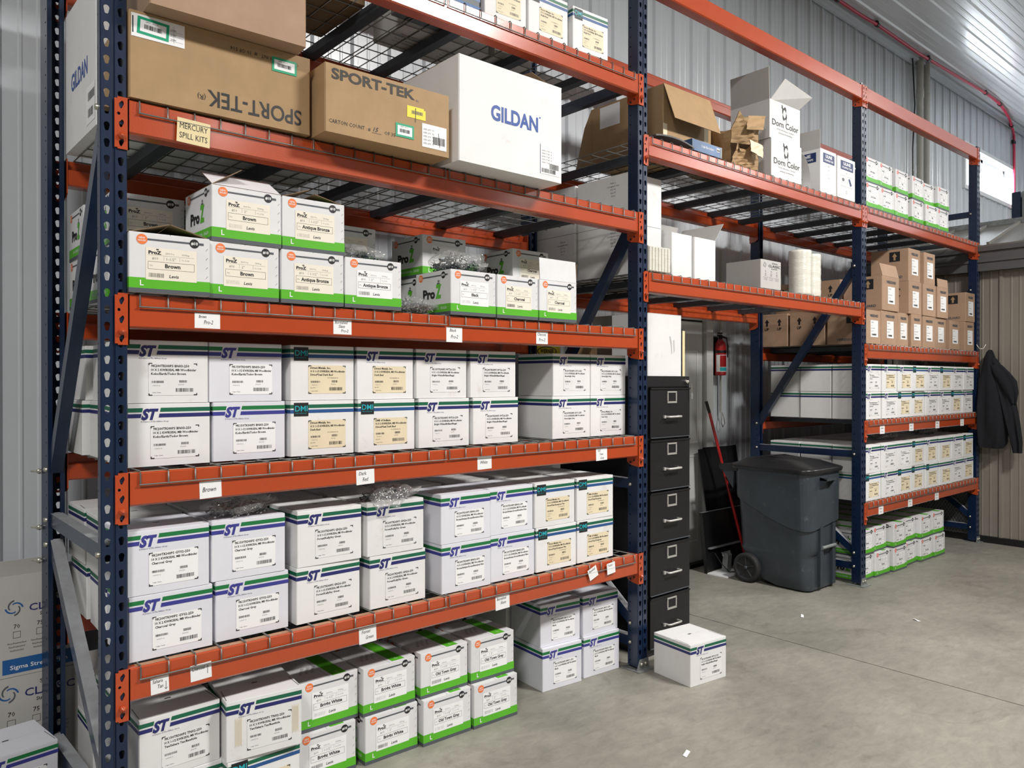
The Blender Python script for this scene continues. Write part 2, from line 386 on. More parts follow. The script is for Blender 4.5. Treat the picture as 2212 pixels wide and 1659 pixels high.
# window
wf = MB()
for (x0, x1, z0, z1) in ((WX0 - .05, WX0, WZ0 - .05, WZ1 + .05), (WX1, WX1 + .05, WZ0 - .05, WZ1 + .05), (WX0, WX1, WZ1, WZ1 + .05), (WX0, WX1, WZ0 - .05, WZ0)):
    wf.box(x0, x1, WALL_Y - 0.03, WALL_Y + 0.14, z0, z1, 'window_trim')
y0 = WALL_Y + 0.09
for (x0, x1, z0, z1) in ((WX0, WX0 + .04, WZ0, WZ1), (WX1 - .04, WX1, WZ0, WZ1), (WX0, WX1, WZ1 - .04, WZ1), (WX0, WX1, WZ0, WZ0 + .04), (11.46, 11.53, WZ0, WZ1)):
    wf.box(x0, x1, y0, y0 + 0.04, z0, z1, 'window_trim')
win = struct('window_1', wf)
g = MB(); g.box(WX0, WX1, y0 + 0.015, y0 + 0.02, WZ0, WZ1, 'pane_glass'); ob('pane', g, win)
# door behind the rack, between cabinet and extinguisher
d = MB(); d.box(4.08, 4.765, WALL_Y - 0.005, WALL_Y + 0.04, 0.03, 1.985, 'door_paint')
d.plane((4.08, WALL_Y - 0.005, 0), (1, 0, 0), (0, 0, 1))
for (x0, x1, z0, z1) in ((0.08, 0.32, 0.2, 0.9), (0.38, 0.62, 0.2, 0.9), (0.08, 0.32, 1.0, 1.75), (0.38, 0.62, 1.0, 1.75)):
    d.frame(x0, x1, z0, z1, 0.012, 'window_trim', 0.004); 
d1 = struct('door_1', d)
fr = MB(); fr.box(4.79, 4.88, WALL_Y - 0.035, WALL_Y + 0.05, 0, 2.06, 'door_paint'); fr.box(4.02, 4.88, WALL_Y - 0.035, WALL_Y + 0.05, 2.0, 2.06, 'door_paint')
fr.box(4.02, 4.06, WALL_Y - 0.035, WALL_Y + 0.05, 0, 2.0, 'door_paint'); fr.box(4.765, 4.79, WALL_Y + 0.02, WALL_Y + 0.05, 0, 2.0, 'black'); fr.box(4.06, 4.79, WALL_Y + 0.01, WALL_Y + 0.05, 1.985, 2.0, 'black')
ob('door_frame', fr, d1)
th = MB(); th.box(4.06, 4.80, WALL_Y - 0.06, WALL_Y + 0.03, 0, 0.03, 'black'); ob('threshold', th, d1)
db = MB(); db.box(4.06, 4.90, WALL_Y + 0.09, WALL_Y + 0.12, 0, 2.1, 'other_wall'); ob('door_backing', db, d1)

# metal-sided office inside the shed, past the end of the rack
PX = 7.485
p = MB(); ribbed(p, -5.0, WALL_Y - 0.03, 0.06, 2.62, lambda a, h, b: (PX - h, a, b), 'siding', off=0.05)
p.f = [f[::-1] for f in p.f]
p.box(PX + .004, PX + .08, -5.0, WALL_Y - 0.03, 0, 2.62, 'siding')
struct('wall_office', p)
p = MB(); p.box(PX - 0.035, PX, -5.0, WALL_Y - 0.03, 0, 0.06, 'black'); struct('baseboard_office', p)
p = MB(); p.box(PX - 0.10, PX + .02, -5.0, WALL_Y - 0.03, 2.52, 2.72, 'siding_dark'); p.box(PX - 0.125, PX, -5.0, WALL_Y - 0.03, 2.70, 2.755, 'siding_dark')
p.box(PX - 0.115, PX, -5.0, WALL_Y - 0.03, 2.60, 2.625, 'siding_dark')
struct('trim_office', p)
p = MB(); RX, RZ = 8.30, 3.09
p.panel([(PX - 0.13, -5, 2.755), (RX, -5, RZ), (RX, WALL_Y - .03, RZ), (PX - 0.13, WALL_Y - .03, 2.755)], 0.02, 'roof_metal')
a = -4.9
while a < 1.1:
    p.panel([(PX - 0.13, a, 2.78), (RX, a, RZ + .025), (RX, a + .022, RZ + .025), (PX - 0.13, a + .022, 2.78)], 0.028, 'roof_metal'); a += 0.30
p.box(RX - 0.02, RX + 0.03, -5, WALL_Y - .03, RZ - 0.02, RZ + 0.045, 'galv'); p.box(RX + 0.03, 10.1, -5, WALL_Y - .03, RZ - 0.06, RZ - 0.01, 'roof_metal')
struct('ceiling_office', p)
p = MB(); n = 0                                     # diamond wire guard low on the office wall
for k in range(-24, 60):
    for sgn in (1, -1):
        yA, zA = 0.06 + k * 0.028, 0.05; pts = []
        # line y = yA + t, z = zA + sgn... clipped to 0.06..1.12 x 0.05..0.58
        lo, hi = 0.0, 0.53
        y_at = lambda t: (yA + t * 0.6) if sgn == 1 else (yA + (0.53 - t) * 0.6)
        ts = [t for t in (lo, hi)]
        if sgn == 1: lo = max(lo, (0.06 - yA) / 0.6); hi = min(hi, (1.12 - yA) / 0.6)
        else: lo = max(lo, 0.53 - (1.12 - yA) / 0.6); hi = min(hi, 0.53 - (0.06 - yA) / 0.6)
        if hi - lo > 0.02: p.tube([(PX - 0.028, y_at(lo), zA + lo), (PX - 0.028, y_at(hi), zA + hi)], 0.0022, 'galv', 4, False)
p.box(PX - 0.034, PX - 0.022, 0.05, 1.13, 0.04, 0.055, 'siding_dark'); p.box(PX - 0.034, PX - 0.022, 0.05, 1.13, 0.575, 0.59, 'siding_dark')
p.box(PX - 0.026, PX - 0.0225, 0.05, 1.13, 0.04, 0.59, 'siding_dark')
thing('wire_mesh_guard', 'dark diamond wire mesh guard low on the office wall behind end post', 'mesh guard', data=p)
# equipment on the office roof
q = thing('roof_duct_box', 'grey metal box with dark post standing on the office roof, right edge', 'duct box', (8.72, -0.95, RZ - 0.01))
m_ = MB(); m_.box(0, 0.7, 0, 0.97, 0, 0.40, 'galv'); ob('box_body', m_, q)
m_ = MB(); m_.box(-.02, 0.06, 0.98, 1.06, 0, 0.40, 'blue'); m_.box(0.06, 0.2, 1.0, 1.05, 0, 0.38, 'siding_dark'); ob('side_post', m_, q)

# ------------------------------------------------------------------ pallet rack
L = 2.515; PW = 0.0762; XP = [0.0, L, 2 * L, 3 * L - 0.185]; RD = 0.914; HP = 0.0508
def cell(mb, fn, x0, x1, z0, z1, hole, m, th=0.002):
    """rectangular sheet cell with a hole; fn(x, z, depth) -> point"""
    cx = sum(h[0] for h in hole) / len(hole); cz = sum(h[1] for h in hole) / len(hole)
    n = len(hole); outer = []
    for hx, hz in hole:
        dx, dz = hx - cx, hz - cz
        t = min(((x1 - cx) if dx > 0 else (x0 - cx)) / dx if abs(dx) > 1e-9 else 9e9, ((z1 - cz) if dz > 0 else (z0 - cz)) / dz if abs(dz) > 1e-9 else 9e9)
        outer.append((cx + dx * t, cz + dz * t))
    for c in ((x0, z0), (x1, z0), (x1, z1), (x0, z1)):       # snap the nearest outer point to each corner
        i = min(range(n), key=lambda k: (outer[k][0] - c[0]) ** 2 + (outer[k][1] - c[1]) ** 2); outer[i] = c
    vs = [fn(x, z, 0) for x, z in outer] + [fn(x, z, 0) for x, z in hole] + [fn(x, z, th) for x, z in hole] + [fn(x, z, th) for x, z in outer]
    fs = []
    for i in range(n):
        j = (i + 1) % n
        fs += [(i, j, n + j, n + i), (n + i, n + j, 2 * n + j, 2 * n + i), (2 * n + i, 2 * n + j, 3 * n + j, 3 * n + i)]
    mb.add(vs, fs, m)
def tear(cx, cz, s=1.0):
    pts = []
    for i in range(9):
        a = R(-20 + i * 27.5); pts.append((cx + 0.0085 * s * math.cos(a), cz + 0.005 + 0.0085 * s * math.sin(a)))
    pts += [(cx - 0.0052 * s, cz - 0.011), (cx - 0.003 * s, cz - 0.0135), (cx + 0.003 * s, cz - 0.0135), (cx + 0.0052 * s, cz - 0.011)]
    return pts
def circ(cx, cz, r, n=12): return [(cx + r * math.cos(2 * PI * (i + .5) / n), cz + r * math.sin(2 * PI * (i + .5) / n)) for i in range(n)]
def post_mesh():
    mb = MB(); NM = 72; z = 0.02
    web = lambda x, zz, d: (x, d, zz)
    # slightly tapered flanges: x = +-(...) going back
    FD = 0.075; TP = 0.009
    fl_l = lambda a, zz, d: (TP * a / FD + d, a, zz)
    fl_r = lambda a, zz, d: (PW - TP * a / FD - d, a, zz)
    for k in range(NM):
        z0 = z + k * HP; z1 = z0 + HP; zc = (z0 + z1) / 2
        cell(mb, web, 0.003, 0.0345, z0, z1, tear(0.0185, zc), 'blue')
        cell(mb, web, PW - 0.0345, PW - 0.003, z0, z1, tear(PW - 0.0185, zc), 'blue')
        for fn, fl in ((fl_l, 0), (fl_r, 1)): cell(mb, fn, 0.046, FD, z0, z1, circ(0.058, zc, 0.0042), 'blue')
    zt = z + NM * HP
    def strip(p, q):
        mb.add([(p[0], p[1], z), (q[0], q[1], z), (q[0], q[1], zt), (p[0], p[1], zt)], [(0, 1, 2, 3)], 'blue')
    c = PW / 2
    strip((0.0345, 0), (c - .002, 0.004)); strip((c - .002, 0.004), (c + .002, 0.004)); strip((c + .002, 0.004), (PW - 0.0345, 0))
    for a, b in (((0, 0.003), (0.003, 0)), ((0, 0.003), (TP * .046 / FD, 0.046)), ((PW - 0.003, 0), (PW, 0.003)), ((PW, 0.003), (PW - TP * .046 / FD, 0.046))): strip(a, b)
    # inner skins and lips
    strip((0.002, 0.004), (TP * .046 / FD + .002, 0.046)); strip((PW - 0.002, 0.004), (PW - TP * .046 / FD - .002, 0.046))
    for sx in (0, 1):
        f = (lambda x: x) if sx == 0 else (lambda x: PW - x)
        strip((f(TP), FD), (f(TP + .016), FD)); strip((f(TP + .016), FD), (f(TP + .016), FD - .012)); strip((f(TP + .002), FD - .002), (f(TP + .014), FD - .002))
    return mb.mesh('upright_post')
POST = post_mesh()
rack = thing('pallet_rack', 'long blue and orange pallet rack of three bays against the white wall', 'pallet rack')
fp = MB(); fp.box(-0.02, PW + 0.02, -0.03, 0.10, 0, 0.006, 'galv')
fp.panel([(-0.012, -0.004, 0.0), (PW + 0.012, -0.004, 0.0), (PW + .004, -0.0035, 0.058), (0.012, -0.0035, 0.058)], 0.003, 'galv')
for x in (0.022, 0.056): fp.lathe([(0.0, -0.014), (0.008, -0.013), (0.010, -0.009), (0.010, -0.004)], 'zinc', (x, 0, 0.034), 6, 'y')
FOOT = fp.mesh('foot_plate')
BOLT = MB(); BOLT.lathe([(0, -0.012), (0.009, -0.010), (0.010, 0.0)], 'zinc', (0, 0, 0), 6, 'x'); BOLT = BOLT.mesh('bolt')
for k, x in enumerate(XP):
    for rear in (0, 1):
        if not rear: o = ob('upright_post', POST, rack, (x, 0, 0))
        else: o = ob('upright_post', POST, rack, (x + PW, RD, 0), PI)
        ob('foot_plate', FOOT, o)
    def brace(y0, z0, y1, z1, wy=0.050, dusty=None):
        b = MB(); b.bar((x + PW / 2, y0, z0), (x + PW / 2, y1, z1), 0.042, wy, 'blue', dusty)
        o = ob('cross_brace', b, rack)
        for (yy, zz) in ((y0, z0), (y1, z1)): ob('bolt', BOLT, o, (x + 0.008, yy, zz))
    ya, yb = 0.056, RD - 0.056
    brace(ya, 0.14, yb, 0.10 if k == 0 else 0.14, dusty='blue_dusty'); brace(ya, 0.965, yb, 0.965, dusty='blue_dusty'); brace(ya, 3.06, yb, 3.06)
    brace(ya, 0.24, yb, 0.87, dusty='blue_dusty'); brace(ya, 2.35, yb, 1.16)
def beam_mesh(Lb, waterfall=True):
    mb = MB(); H = 0.105
    prof = [(0, -H + .006), (0.006, -H), (0.062, -H), (0.068, -H + .006), (0.068, -0.046), (0.064, -0.041), (0.040, -0.041), (0.036, -0.036), (0.036, -0.004), (0.032, 0), (0.004, 0), (0, -0.004)]
    mb.prism(prof, 'x', 0, Lb, 'orange'); mb.plane((0, 0, 0), (1, 0, 0), (0, 1, 0))
    if waterfall: mb.rect(0.02, Lb - 0.02, .006, .033, 'orange_dusty', .0004)
    return mb
def conn_mesh(left):
    mb = MB(); th = 0.004; H = 0.158
    x0, x1 = (-0.037, 0.004) if left else (-0.004, 0.037)
    c = 0.008
    fn = lambda x, z, d: (x, -0.0055 + d, z)
    rows = [(0, -0.038), (-0.038, -0.0635), (-0.0635, -0.102), (-0.102, -H)]
    cx = -0.0185 if left else 0.0185
    def dia(cx, cz): return [(cx - 0.006, cz + .004), (cx - .002, cz + .008), (cx + 0.003, cz + .013), (cx + .0065, cz + .010), (cx + .008, cz + .003), (cx + 0.004, cz - .006), (cx + .001, cz - .012), (cx - .003, cz - .011), (cx - .005, cz - .006), (cx - .0065, cz - .001)]
    cell(mb, fn, x0, x1, -0.038, -0.004, dia(cx, -0.022), 'orange', th)
    cell(mb, fn, x0, x1, -0.064, -0.038, circ(cx - 0.007, -0.050, 0.0048), 'orange', th)
    cell(mb, fn, x0, x1, -0.105, -0.064, dia(cx, -0.080), 'orange', th)
    cell(mb, fn, x0, x1, -0.154, -0.105, dia(cx, -0.138), 'orange', th)
    mb.box(x0 + c, x1, -0.0055, -0.0015, -0.004, 0.002, 'orange'); mb.box(x0 + c, x1, -0.0055, -0.0015, -H, -0.154, 'orange')
    mb.lathe([(0, -0.020), (0.004, -0.020), (0.0045, -0.016), (0.0095, -0.015), (0.0105, -0.010), (0.0105, 0)], 'orange', (cx + .001, 0, -0.118), 16, 'y')
    # side plate running back beside the post
    s0, s1 = (0.0, 0.004) if left else (-0.004, 0.0)
    mb.box(s0, s1, -0.0055, 0.070, -0.115, 0.0, 'orange')
    mb.prism([(-0.0055, -0.158), (0.045, -0.150), (0.070, -0.135), (0.070, -0.115), (-0.0055, -0.115)], 'x', s0, s1, 'orange')
    for yy in (0.022, 0.048): mb.lathe([(0.0055, -0.0005), (0.0, -0.0005)], 'black', ((s0 if not left else s1), yy, -0.136 if yy > .03 else -0.125), 10, 'x')
    if not left: mb.lathe([(0.0, -0.0055), (0.0055, -0.0050)], 'black', (0, 0.045, -0.136), 10, 'x')
    return mb.mesh('end_connector')
CL, CR = conn_mesh(True), conn_mesh(False)
LV = dict(T0=3.087, A=2.375, B=1.773, C=1.218, D=0.610, T=3.662, E=2.785, F=2.074, G=1.775, H=1.211, I=0.604)
BAYS = [('T', 'T0', 'A', 'B', 'C', 'D'), ('T', 'E', 'F'), ('T', 'E', 'G', 'H', 'I')]
ORD = {('T0', 0): 'top', ('A', 0): 'fourth', ('B', 0): 'third', ('C', 0): 'second', ('D', 0): 'lowest', ('E', 1): 'upper', ('F', 1): 'lower',
       ('E', 2): 'top', ('G', 2): 'third', ('H', 2): 'second', ('I', 2): 'lowest'}
BN = ['near bay', 'middle bay', 'far bay']
def deck_meshes(Wd, n):
    wm = MB(); y0, y1 = -0.0075, RD + 0.0075; zt = 0.002
    for i in range(n):
        x = 0.004 + i * (Wd - 0.008) / (n - 1)
        wm.tube([(x, y0, -0.040), (x, y0, -0.004), (x, y0 + 0.005, zt), (x, y1 - 0.005, zt), (x, y1, -0.004), (x, y1, -0.040)], 0.0026, 'wire', 6)
    for yy in (0.10, 0.21, 0.32, 0.43, 0.54, 0.65, 0.76, 0.87): wm.tube([(0, yy, zt - .005), (Wd, yy, zt - .005)], 0.0026, 'wire', 6)
    for yy in (y0 - .003, y1 + .003): wm.tube([(0, yy, -0.040), (Wd, yy, -0.040)], 0.0028, 'wire', 6)
    ch = MB(); ch.prism([(-0.030, -0.006), (-0.024, -0.040), (0.024, -0.040), (0.030, -0.006), (0.022, -0.006), (0.018, -0.034), (-0.018, -0.034), (-0.022, -0.006)], 'y', 0.038, RD - 0.038, 'deck_grey')
    return wm.mesh('wire_grid'), ch.mesh('support_channel')
DK = {}
for bi, lv in enumerate(BAYS):
    x0 = XP[bi] + PW; x1 = XP[bi + 1]; Lb = x1 - x0
    bm_ = beam_mesh(Lb - 0.008).mesh('beam')
    for name in lv:
        z = LV[name]
        for rear in (0, 1):
            if not rear:
                o = ob('beam', bm_, rack, (x0 + 0.004, -0.002, z)); ob('end_connector', CL, o, (-0.004, 0.002, 0)); ob('end_connector', CR, o, (Lb - 0.004, 0.002, 0))
            else:
                o = ob('beam', bm_, rack, (x1 - 0.004, RD + 0.002, z), PI); ob('end_connector', CL, o, (-0.004, 0.002, 0)); ob('end_connector', CR, o, (Lb - 0.004, 0.002, 0))
        if name == 'T': continue
        Wd = (Lb - 0.06 - 0.012) / 2
        n = 15
        if (bi) not in DK: DK[bi] = deck_meshes(Wd, n)
        for h in (0, 1):
            t_ = thing('wire_deck', '%s half wire mesh deck on the %s shelf of the %s' % (('left', 'right')[h], ORD[(name, bi)], BN[bi]), 'wire deck',
                       (x0 + 0.03 + h * (Wd + 0.012), 0, z + 0.0018), 0, 'wire mesh shelf decks')
            ob('wire_grid', DK[bi][0], t_)
            for f in (0.15, 0.5, 0.85): ob('support_channel', DK[bi][1], t_, (Wd * f, 0, -0.0015))
# spacer bolts from the rear left post to the wall
for (z, ln) in ((1.15, 0.03), (0.93, 0.03), (0.80, 0.03)):
    b = MB(); b.tube([(0.0, RD - 0.02, z), (-0.02 - ln * .3, RD + ln, z)], 0.005, 'zinc', 6); b.lathe([(0, -0.006), (0.011, -0.006), (0.011, 0.004), (0, 0.004)], 'zinc', (-0.008, RD, z), 6, 'y'); ob('spacer_bolt', b, rack)

# handwritten shelf tags taped to the beams
def tag(x, lv, w_, h_, lines, dz=0.0, tilt=0.0, m='paper', y=-0.0026, lab=None, sh=0.25, low=-0.046):
    t_ = MB(); t_.plane((0, 0, 0), (math.cos(tilt), 0, math.sin(tilt)), (-math.sin(tilt), 0, math.cos(tilt)))
    t_.add([t_.P(a, b, l) for l in (0, 0.0005) for a, b in ((0, 0), (w_, 0), (w_, -h_), (0, -h_))], [(7, 6, 5, 4), (0, 1, 2, 3), (0, 4, 5, 1), (1, 5, 6, 2), (2, 6, 7, 3), (3, 7, 4, 0)], m)
    for s_, a, b, hh, tw in lines: t_.text(s_, a * w_, b * h_, hh * h_, 'ink', shear=sh, l=0.001, w=(tw * w_ if tw else None))
    for (rx, ry) in (): pass
    return ob('shelf_tag', t_, rack, (x, y, LV[lv] + low + dz), label=lab)
def arrow(o_, w_): pass
tag(0.222, 'A', 0.105, 0.078, [('MERCURY', .08, -.42, .24, .84), ('SPILL KITS', .08, -.82, .24, .84)], 0.022, -0.04, 'tag_yellow', -0.012, 'yellow paper tag lettered MERCURY SPILL KITS', 0)
tag(0.278, 'B', 0.083, 0.050, [('Brown', .16, -.33, .2, .3), ('Pro-2', .36, -.72, .26, .36)], 0, 0, lab='white paper tag handwritten Brown Pro-2')
tag(0.778, 'B', 0.075, 0.054, [('Burnished', .08, -.28, .2, .7), ('Slate', .28, -.55, .2, .35), ('Pro-2', .42, -.85, .2, .4)], 0.004, 0, lab='white paper tag handwritten Burnished Slate Pro-2')
tag(1.292, 'B', 0.082, 0.062, [('Black', .2, -.3, .2, .42), ('Pro-2', .28, -.75, .24, .45)], 0, 0, lab='white paper tag handwritten Black Pro-2')
tag(1.797, 'B', 0.072, 0.056, [('Charcoal', .1, -.33, .24, .75), ('Pro-2', .22, -.78, .26, .55)], 0.002, 0, lab='white paper tag handwritten Charcoal Pro-2')
tag(0.292, 'C', 0.072, 0.056, [('Brown', .13, -.62, .28, .62)], 0, 0.03, lab='white paper tag handwritten Brown')
tag(0.872, 'C', 0.078, 0.056, [('Dark', .14, -.36, .24, .42), ('Red', .34, -.78, .26, .32)], -0.006, 0.03, lab='white paper tag handwritten Dark Red')
tag(1.455, 'C', 0.078, 0.052, [('White', .2, -.55, .28, .5)], 0.004, 0.02, lab='white paper tag handwritten White')
tag(2.195, 'C', 0.080, 0.060, [('OLD', .16, -.26, .18, .25), ('Town', .32, -.56, .18, .32), ('Gray', .38, -.88, .18, .34)], 0, 0.02, lab='white paper tag handwritten OLD Town Gray')
tag(0.140, 'D', 0.055, 0.053, [('Sahara', .1, -.34, .2, .56), ('Tan', .38, -.68, .22, .3)], 0.0, 0.03, lab='white paper tag handwritten Sahara Tan with down arrow')
tag(0.262, 'D', 0.068, 0.053, [('Charcoal', .08, -.36, .24, .62)], 0.010, 0.04, lab='white paper tag handwritten Charcoal with up arrow')
for (x, z, up) in ((0.187, 0.610 - .046 - .030, -1), (0.318, 0.610 - .036 - .022, 1)):
    b = MB(); b.plane((x, -0.0032, z), (1, 0, 0), (0, 0, 1)); b.rect(-.0006, .0006, -.013, .013, 'ink'); e = 0.013 * up
    b.poly([(-.0006, e), (.0006, e), (.005, e - .006 * up), (.0038, e - .006 * up)], 'ink'); b.poly([(-.0006, e), (.0006, e), (-.0038, e - .006 * up), (-.005, e - .006 * up)], 'ink'); ob('tag_arrow', b, rack)
tag(0.883, 'D', 0.075, 0.060, [('Forest', .16, -.36, .22, .5), ('Green', .38, -.74, .22, .45)], 0, 0.03, lab='white paper tag handwritten Forest Green')
tag(1.555, 'D', 0.080, 0.062, [('Burnished', .1, -.32, .2, .66), ('Slate', .34, -.62, .2, .4)], 0, 0.03, lab='white paper tag handwritten Burnished Slate')
tag(2.125, 'D', 0.062, 0.055, [('Burnished', .12, -.3, .2, .7)], 0.022, 0.35, y=-0.0125, lab='white paper tag tucked askew in the deck rim')
tag(2.262, 'D', 0.060, 0.055, [('Tudor', .12, -.3, .2, .6)], 0.034, 0.10, y=-0.0125, lab='white paper tag tucked upright in the deck rim')
for lv, xs_ in (('H', (5.33, 5.86, 6.39, 6.95)), ('I', (5.31, 5.84, 6.38))):
    for i, x in enumerate(xs_): tag(x, lv, 0.082, 0.062, [(('Brown', 'Red', 'White', 'Gray')[i], .2, -.4, .2, .5), ('Pro', .3, -.8, .2, .4)], 0, 0.0)

# ------------------------------------------------------------------ cartons
def carton_body(mb, W, D, H, m, c=0.0025, seam='x', top=True, bot=None):
    pl = [(c, 0), (W - c, 0), (W, c), (W, D - c), (W - c, D), (c, D), (0, D - c), (0, c)]
    mb.prism(pl, 'z', 0, H - 0.003 if top else H, m)
    if top and seam == 'x':     # flap edges run side to side, gap near the middle
        mb.box(0.001, W - 0.001, 0.001, D * 0.5 - 0.0012, H - 0.003, H, m); mb.box(0.001, W - 0.001, D * 0.5 + 0.0012, D - 0.001, H - 0.003, H, m)
    elif top:
        mb.box(0.001, W * 0.5 - 0.0012, 0.001, D - 0.001, H - 0.003, H, m); mb.box(W * 0.5 + 0.0012, W - 0.001, 0.001, D - 0.001, H - 0.003, H, m)
    return mb
def face(mb, which, W, D):
    if which == 'f': mb.plane((0, 0, 0), (1, 0, 0), (0, 0, 1)); return W
    if which == 'l': mb.plane((0, D, 0), (0, -1, 0), (0, 0, 1)); return D
    if which == 'r': mb.plane((W, 0, 0), (0, 1, 0), (0, 0, 1)); return D
    if which == 'b': mb.plane((W, D, 0), (-1, 0, 0), (0, 0, 1)); return W

def st_carton(logo='ST', new=False, W=0.262, D=0.25, H=0.205, gy=True):
    mb = MB(); card = 'cool_card' if new else 'white_card'; carton_body(mb, W, D, H, card)
    # tuck slots on the lid
    mb.plane((0, 0, H), (1, 0, 0), (0, 1, 0)); mb.rect(W * .46, W * .54, D * .49, D * .52, 'ink', 0.0008)
    mb.poly([(0.004, D * .06), (0.007, D * .06), (0.012, D * .44), (0.009, D * .44)], 'ink_soft', 0.0005); mb.poly([(W - .007, D * .06), (W - .004, D * .06), (W - .009, D * .44), (W - .012, D * .44)], 'ink_soft', 0.0005)
    gr = 'green_new' if new else 'green_old'; bl = 'navy_new' if new else 'navy'
    if logo == 'DMI': bl = 'dmi_blue'
    g0, g1, b0, b1 = H * .865, H * .930, H * .775, H * .838
    for w_ in 'lrb':
        Lf = face(mb, w_, W, D); mb.rect(0.0, Lf, g0, g1, gr); mb.rect(0.0, Lf, b0, b1, bl)
    face(mb, 'f', W, D)
    sl = 0.22
    if logo == 'ST':
        a0, a1 = W * .155, W * .365
        mb.poly([(0, g0), (a0 + sl * (g0 - b0), g0), (a0 + sl * (g1 - b0), g1), (0, g1)], gr); mb.poly([(0, b0), (a0, b0), (a0 + sl * (b1 - b0), b1), (0, b1)], bl)
        mb.poly([(a1 + sl * (g0 - b0), g0), (W, g0), (W, g1), (a1 + sl * (g1 - b0), g1)], gr); mb.poly([(a1, b0), (W, b0), (W, b1), (a1 + sl * (b1 - b0), b1)], bl)
        mb.text('ST', W * .160, H * .752, H * .158, bl, w=W * .205, bold=0.055, shear=0.30, res=3)
        mb.text('A Division of The Hillman Group', W * .155, H * .705, H * .022, 'navy', w=W * .33, shear=0.3, res=1)
    elif logo == 'DMI':
        mb.rect(0, W, g0, g1, gr); mb.rect(0, W, b0, b1, bl)
        mb.rect(W * .05, W * .27, H * .72, H * .965, 'ink', 0.0010); mb.text('DMI', W * .065, H * .81, H * .10, 'teal', w=W * .19, l=0.0016, bold=0.01, res=3)
        mb.text('DIRECT METALS, INC', W * .07, H * .765, H * .018, 'teal', w=W * .17, l=0.0016, res=1)
    elif logo == 'plain': mb.rect(0, W, g0, g1, gr); mb.rect(0, W, b0, b1, bl)
    return mb.mesh('carton')
def st_label(lines, style='print', W=0.262, H=0.205, seed=1):
    """style: print (straight on the card), white or tan sticker"""
    mb = MB(); mb.plane((0, 0, 0), (1, 0, 0), (0, 0, 1)); x0, x1, z0, z1 = W * .27, W * .86, H * .12, H * .64
    bk = {'print': 'white_card', 'white': 'paper', 'tan': 'tan_label'}[style]
    mb.rect(x0, x1, z0, z1, bk, 0.0009)
    c, t_ = W * .045, H * .014
    for (cx, cz, sx, sz) in ((x0, z1, 1, -1), (x1, z1, -1, -1), (x0, z0, 1, 1), (x1, z0, -1, 1)):
        mb.rect(min(cx, cx + sx * c), max(cx, cx + sx * c), min(cz, cz + sz * t_), max(cz, cz + sz * t_), 'ink', 0.0013)
        mb.rect(min(cx, cx + sx * t_), max(cx, cx + sx * t_), min(cz, cz + sz * c * .6), max(cz, cz + sz * c * .6), 'ink', 0.0013)
    w_ = x1 - x0; ink = 'ink' if style != 'tan' else 'ink'
    for i, ln in enumerate(lines[:3]):
        mb.text(ln, x0 + w_ * .05, z1 - H * (.065 + .062 * i), H * (.036 if i else .039), ink, bold=0.03, maxw=w_ * .93, res=1)
    mb.barcode(x0 + w_ * .06, z0 + H * .20, w_ * .25, H * .035, 'ink', seed); mb.barcode(x0 + w_ * .62, z0 + H * .205, w_ * .16, H * .04, 'ink', seed + 1)
    mb.barcode(x0 + w_ * .55, z0 + H * .055, w_ * .36, H * .06, 'ink', seed + 2)
    mb.text('24-03-250', x0 + w_ * .60, z0 + H * .165, H * .016, ink, res=1); mb.text('Origin: Taiwan', x0 + w_ * .07, z0 + H * .04, H * .016, ink, res=1)
    mb.text('4 300171 06', x0 + w_ * .08, z0 + H * .15, H * .016, ink, res=1)
    if style == 'tan': mb.text('WOODBINDER 250', x0 + w_ * .5, z0 + H * .28, H * .018, ink, res=1); mb.text('Qty 2500', x0 + w_ * .05, z0 + H * .10, H * .018, ink, res=1)
    return mb.mesh('shipping_label')
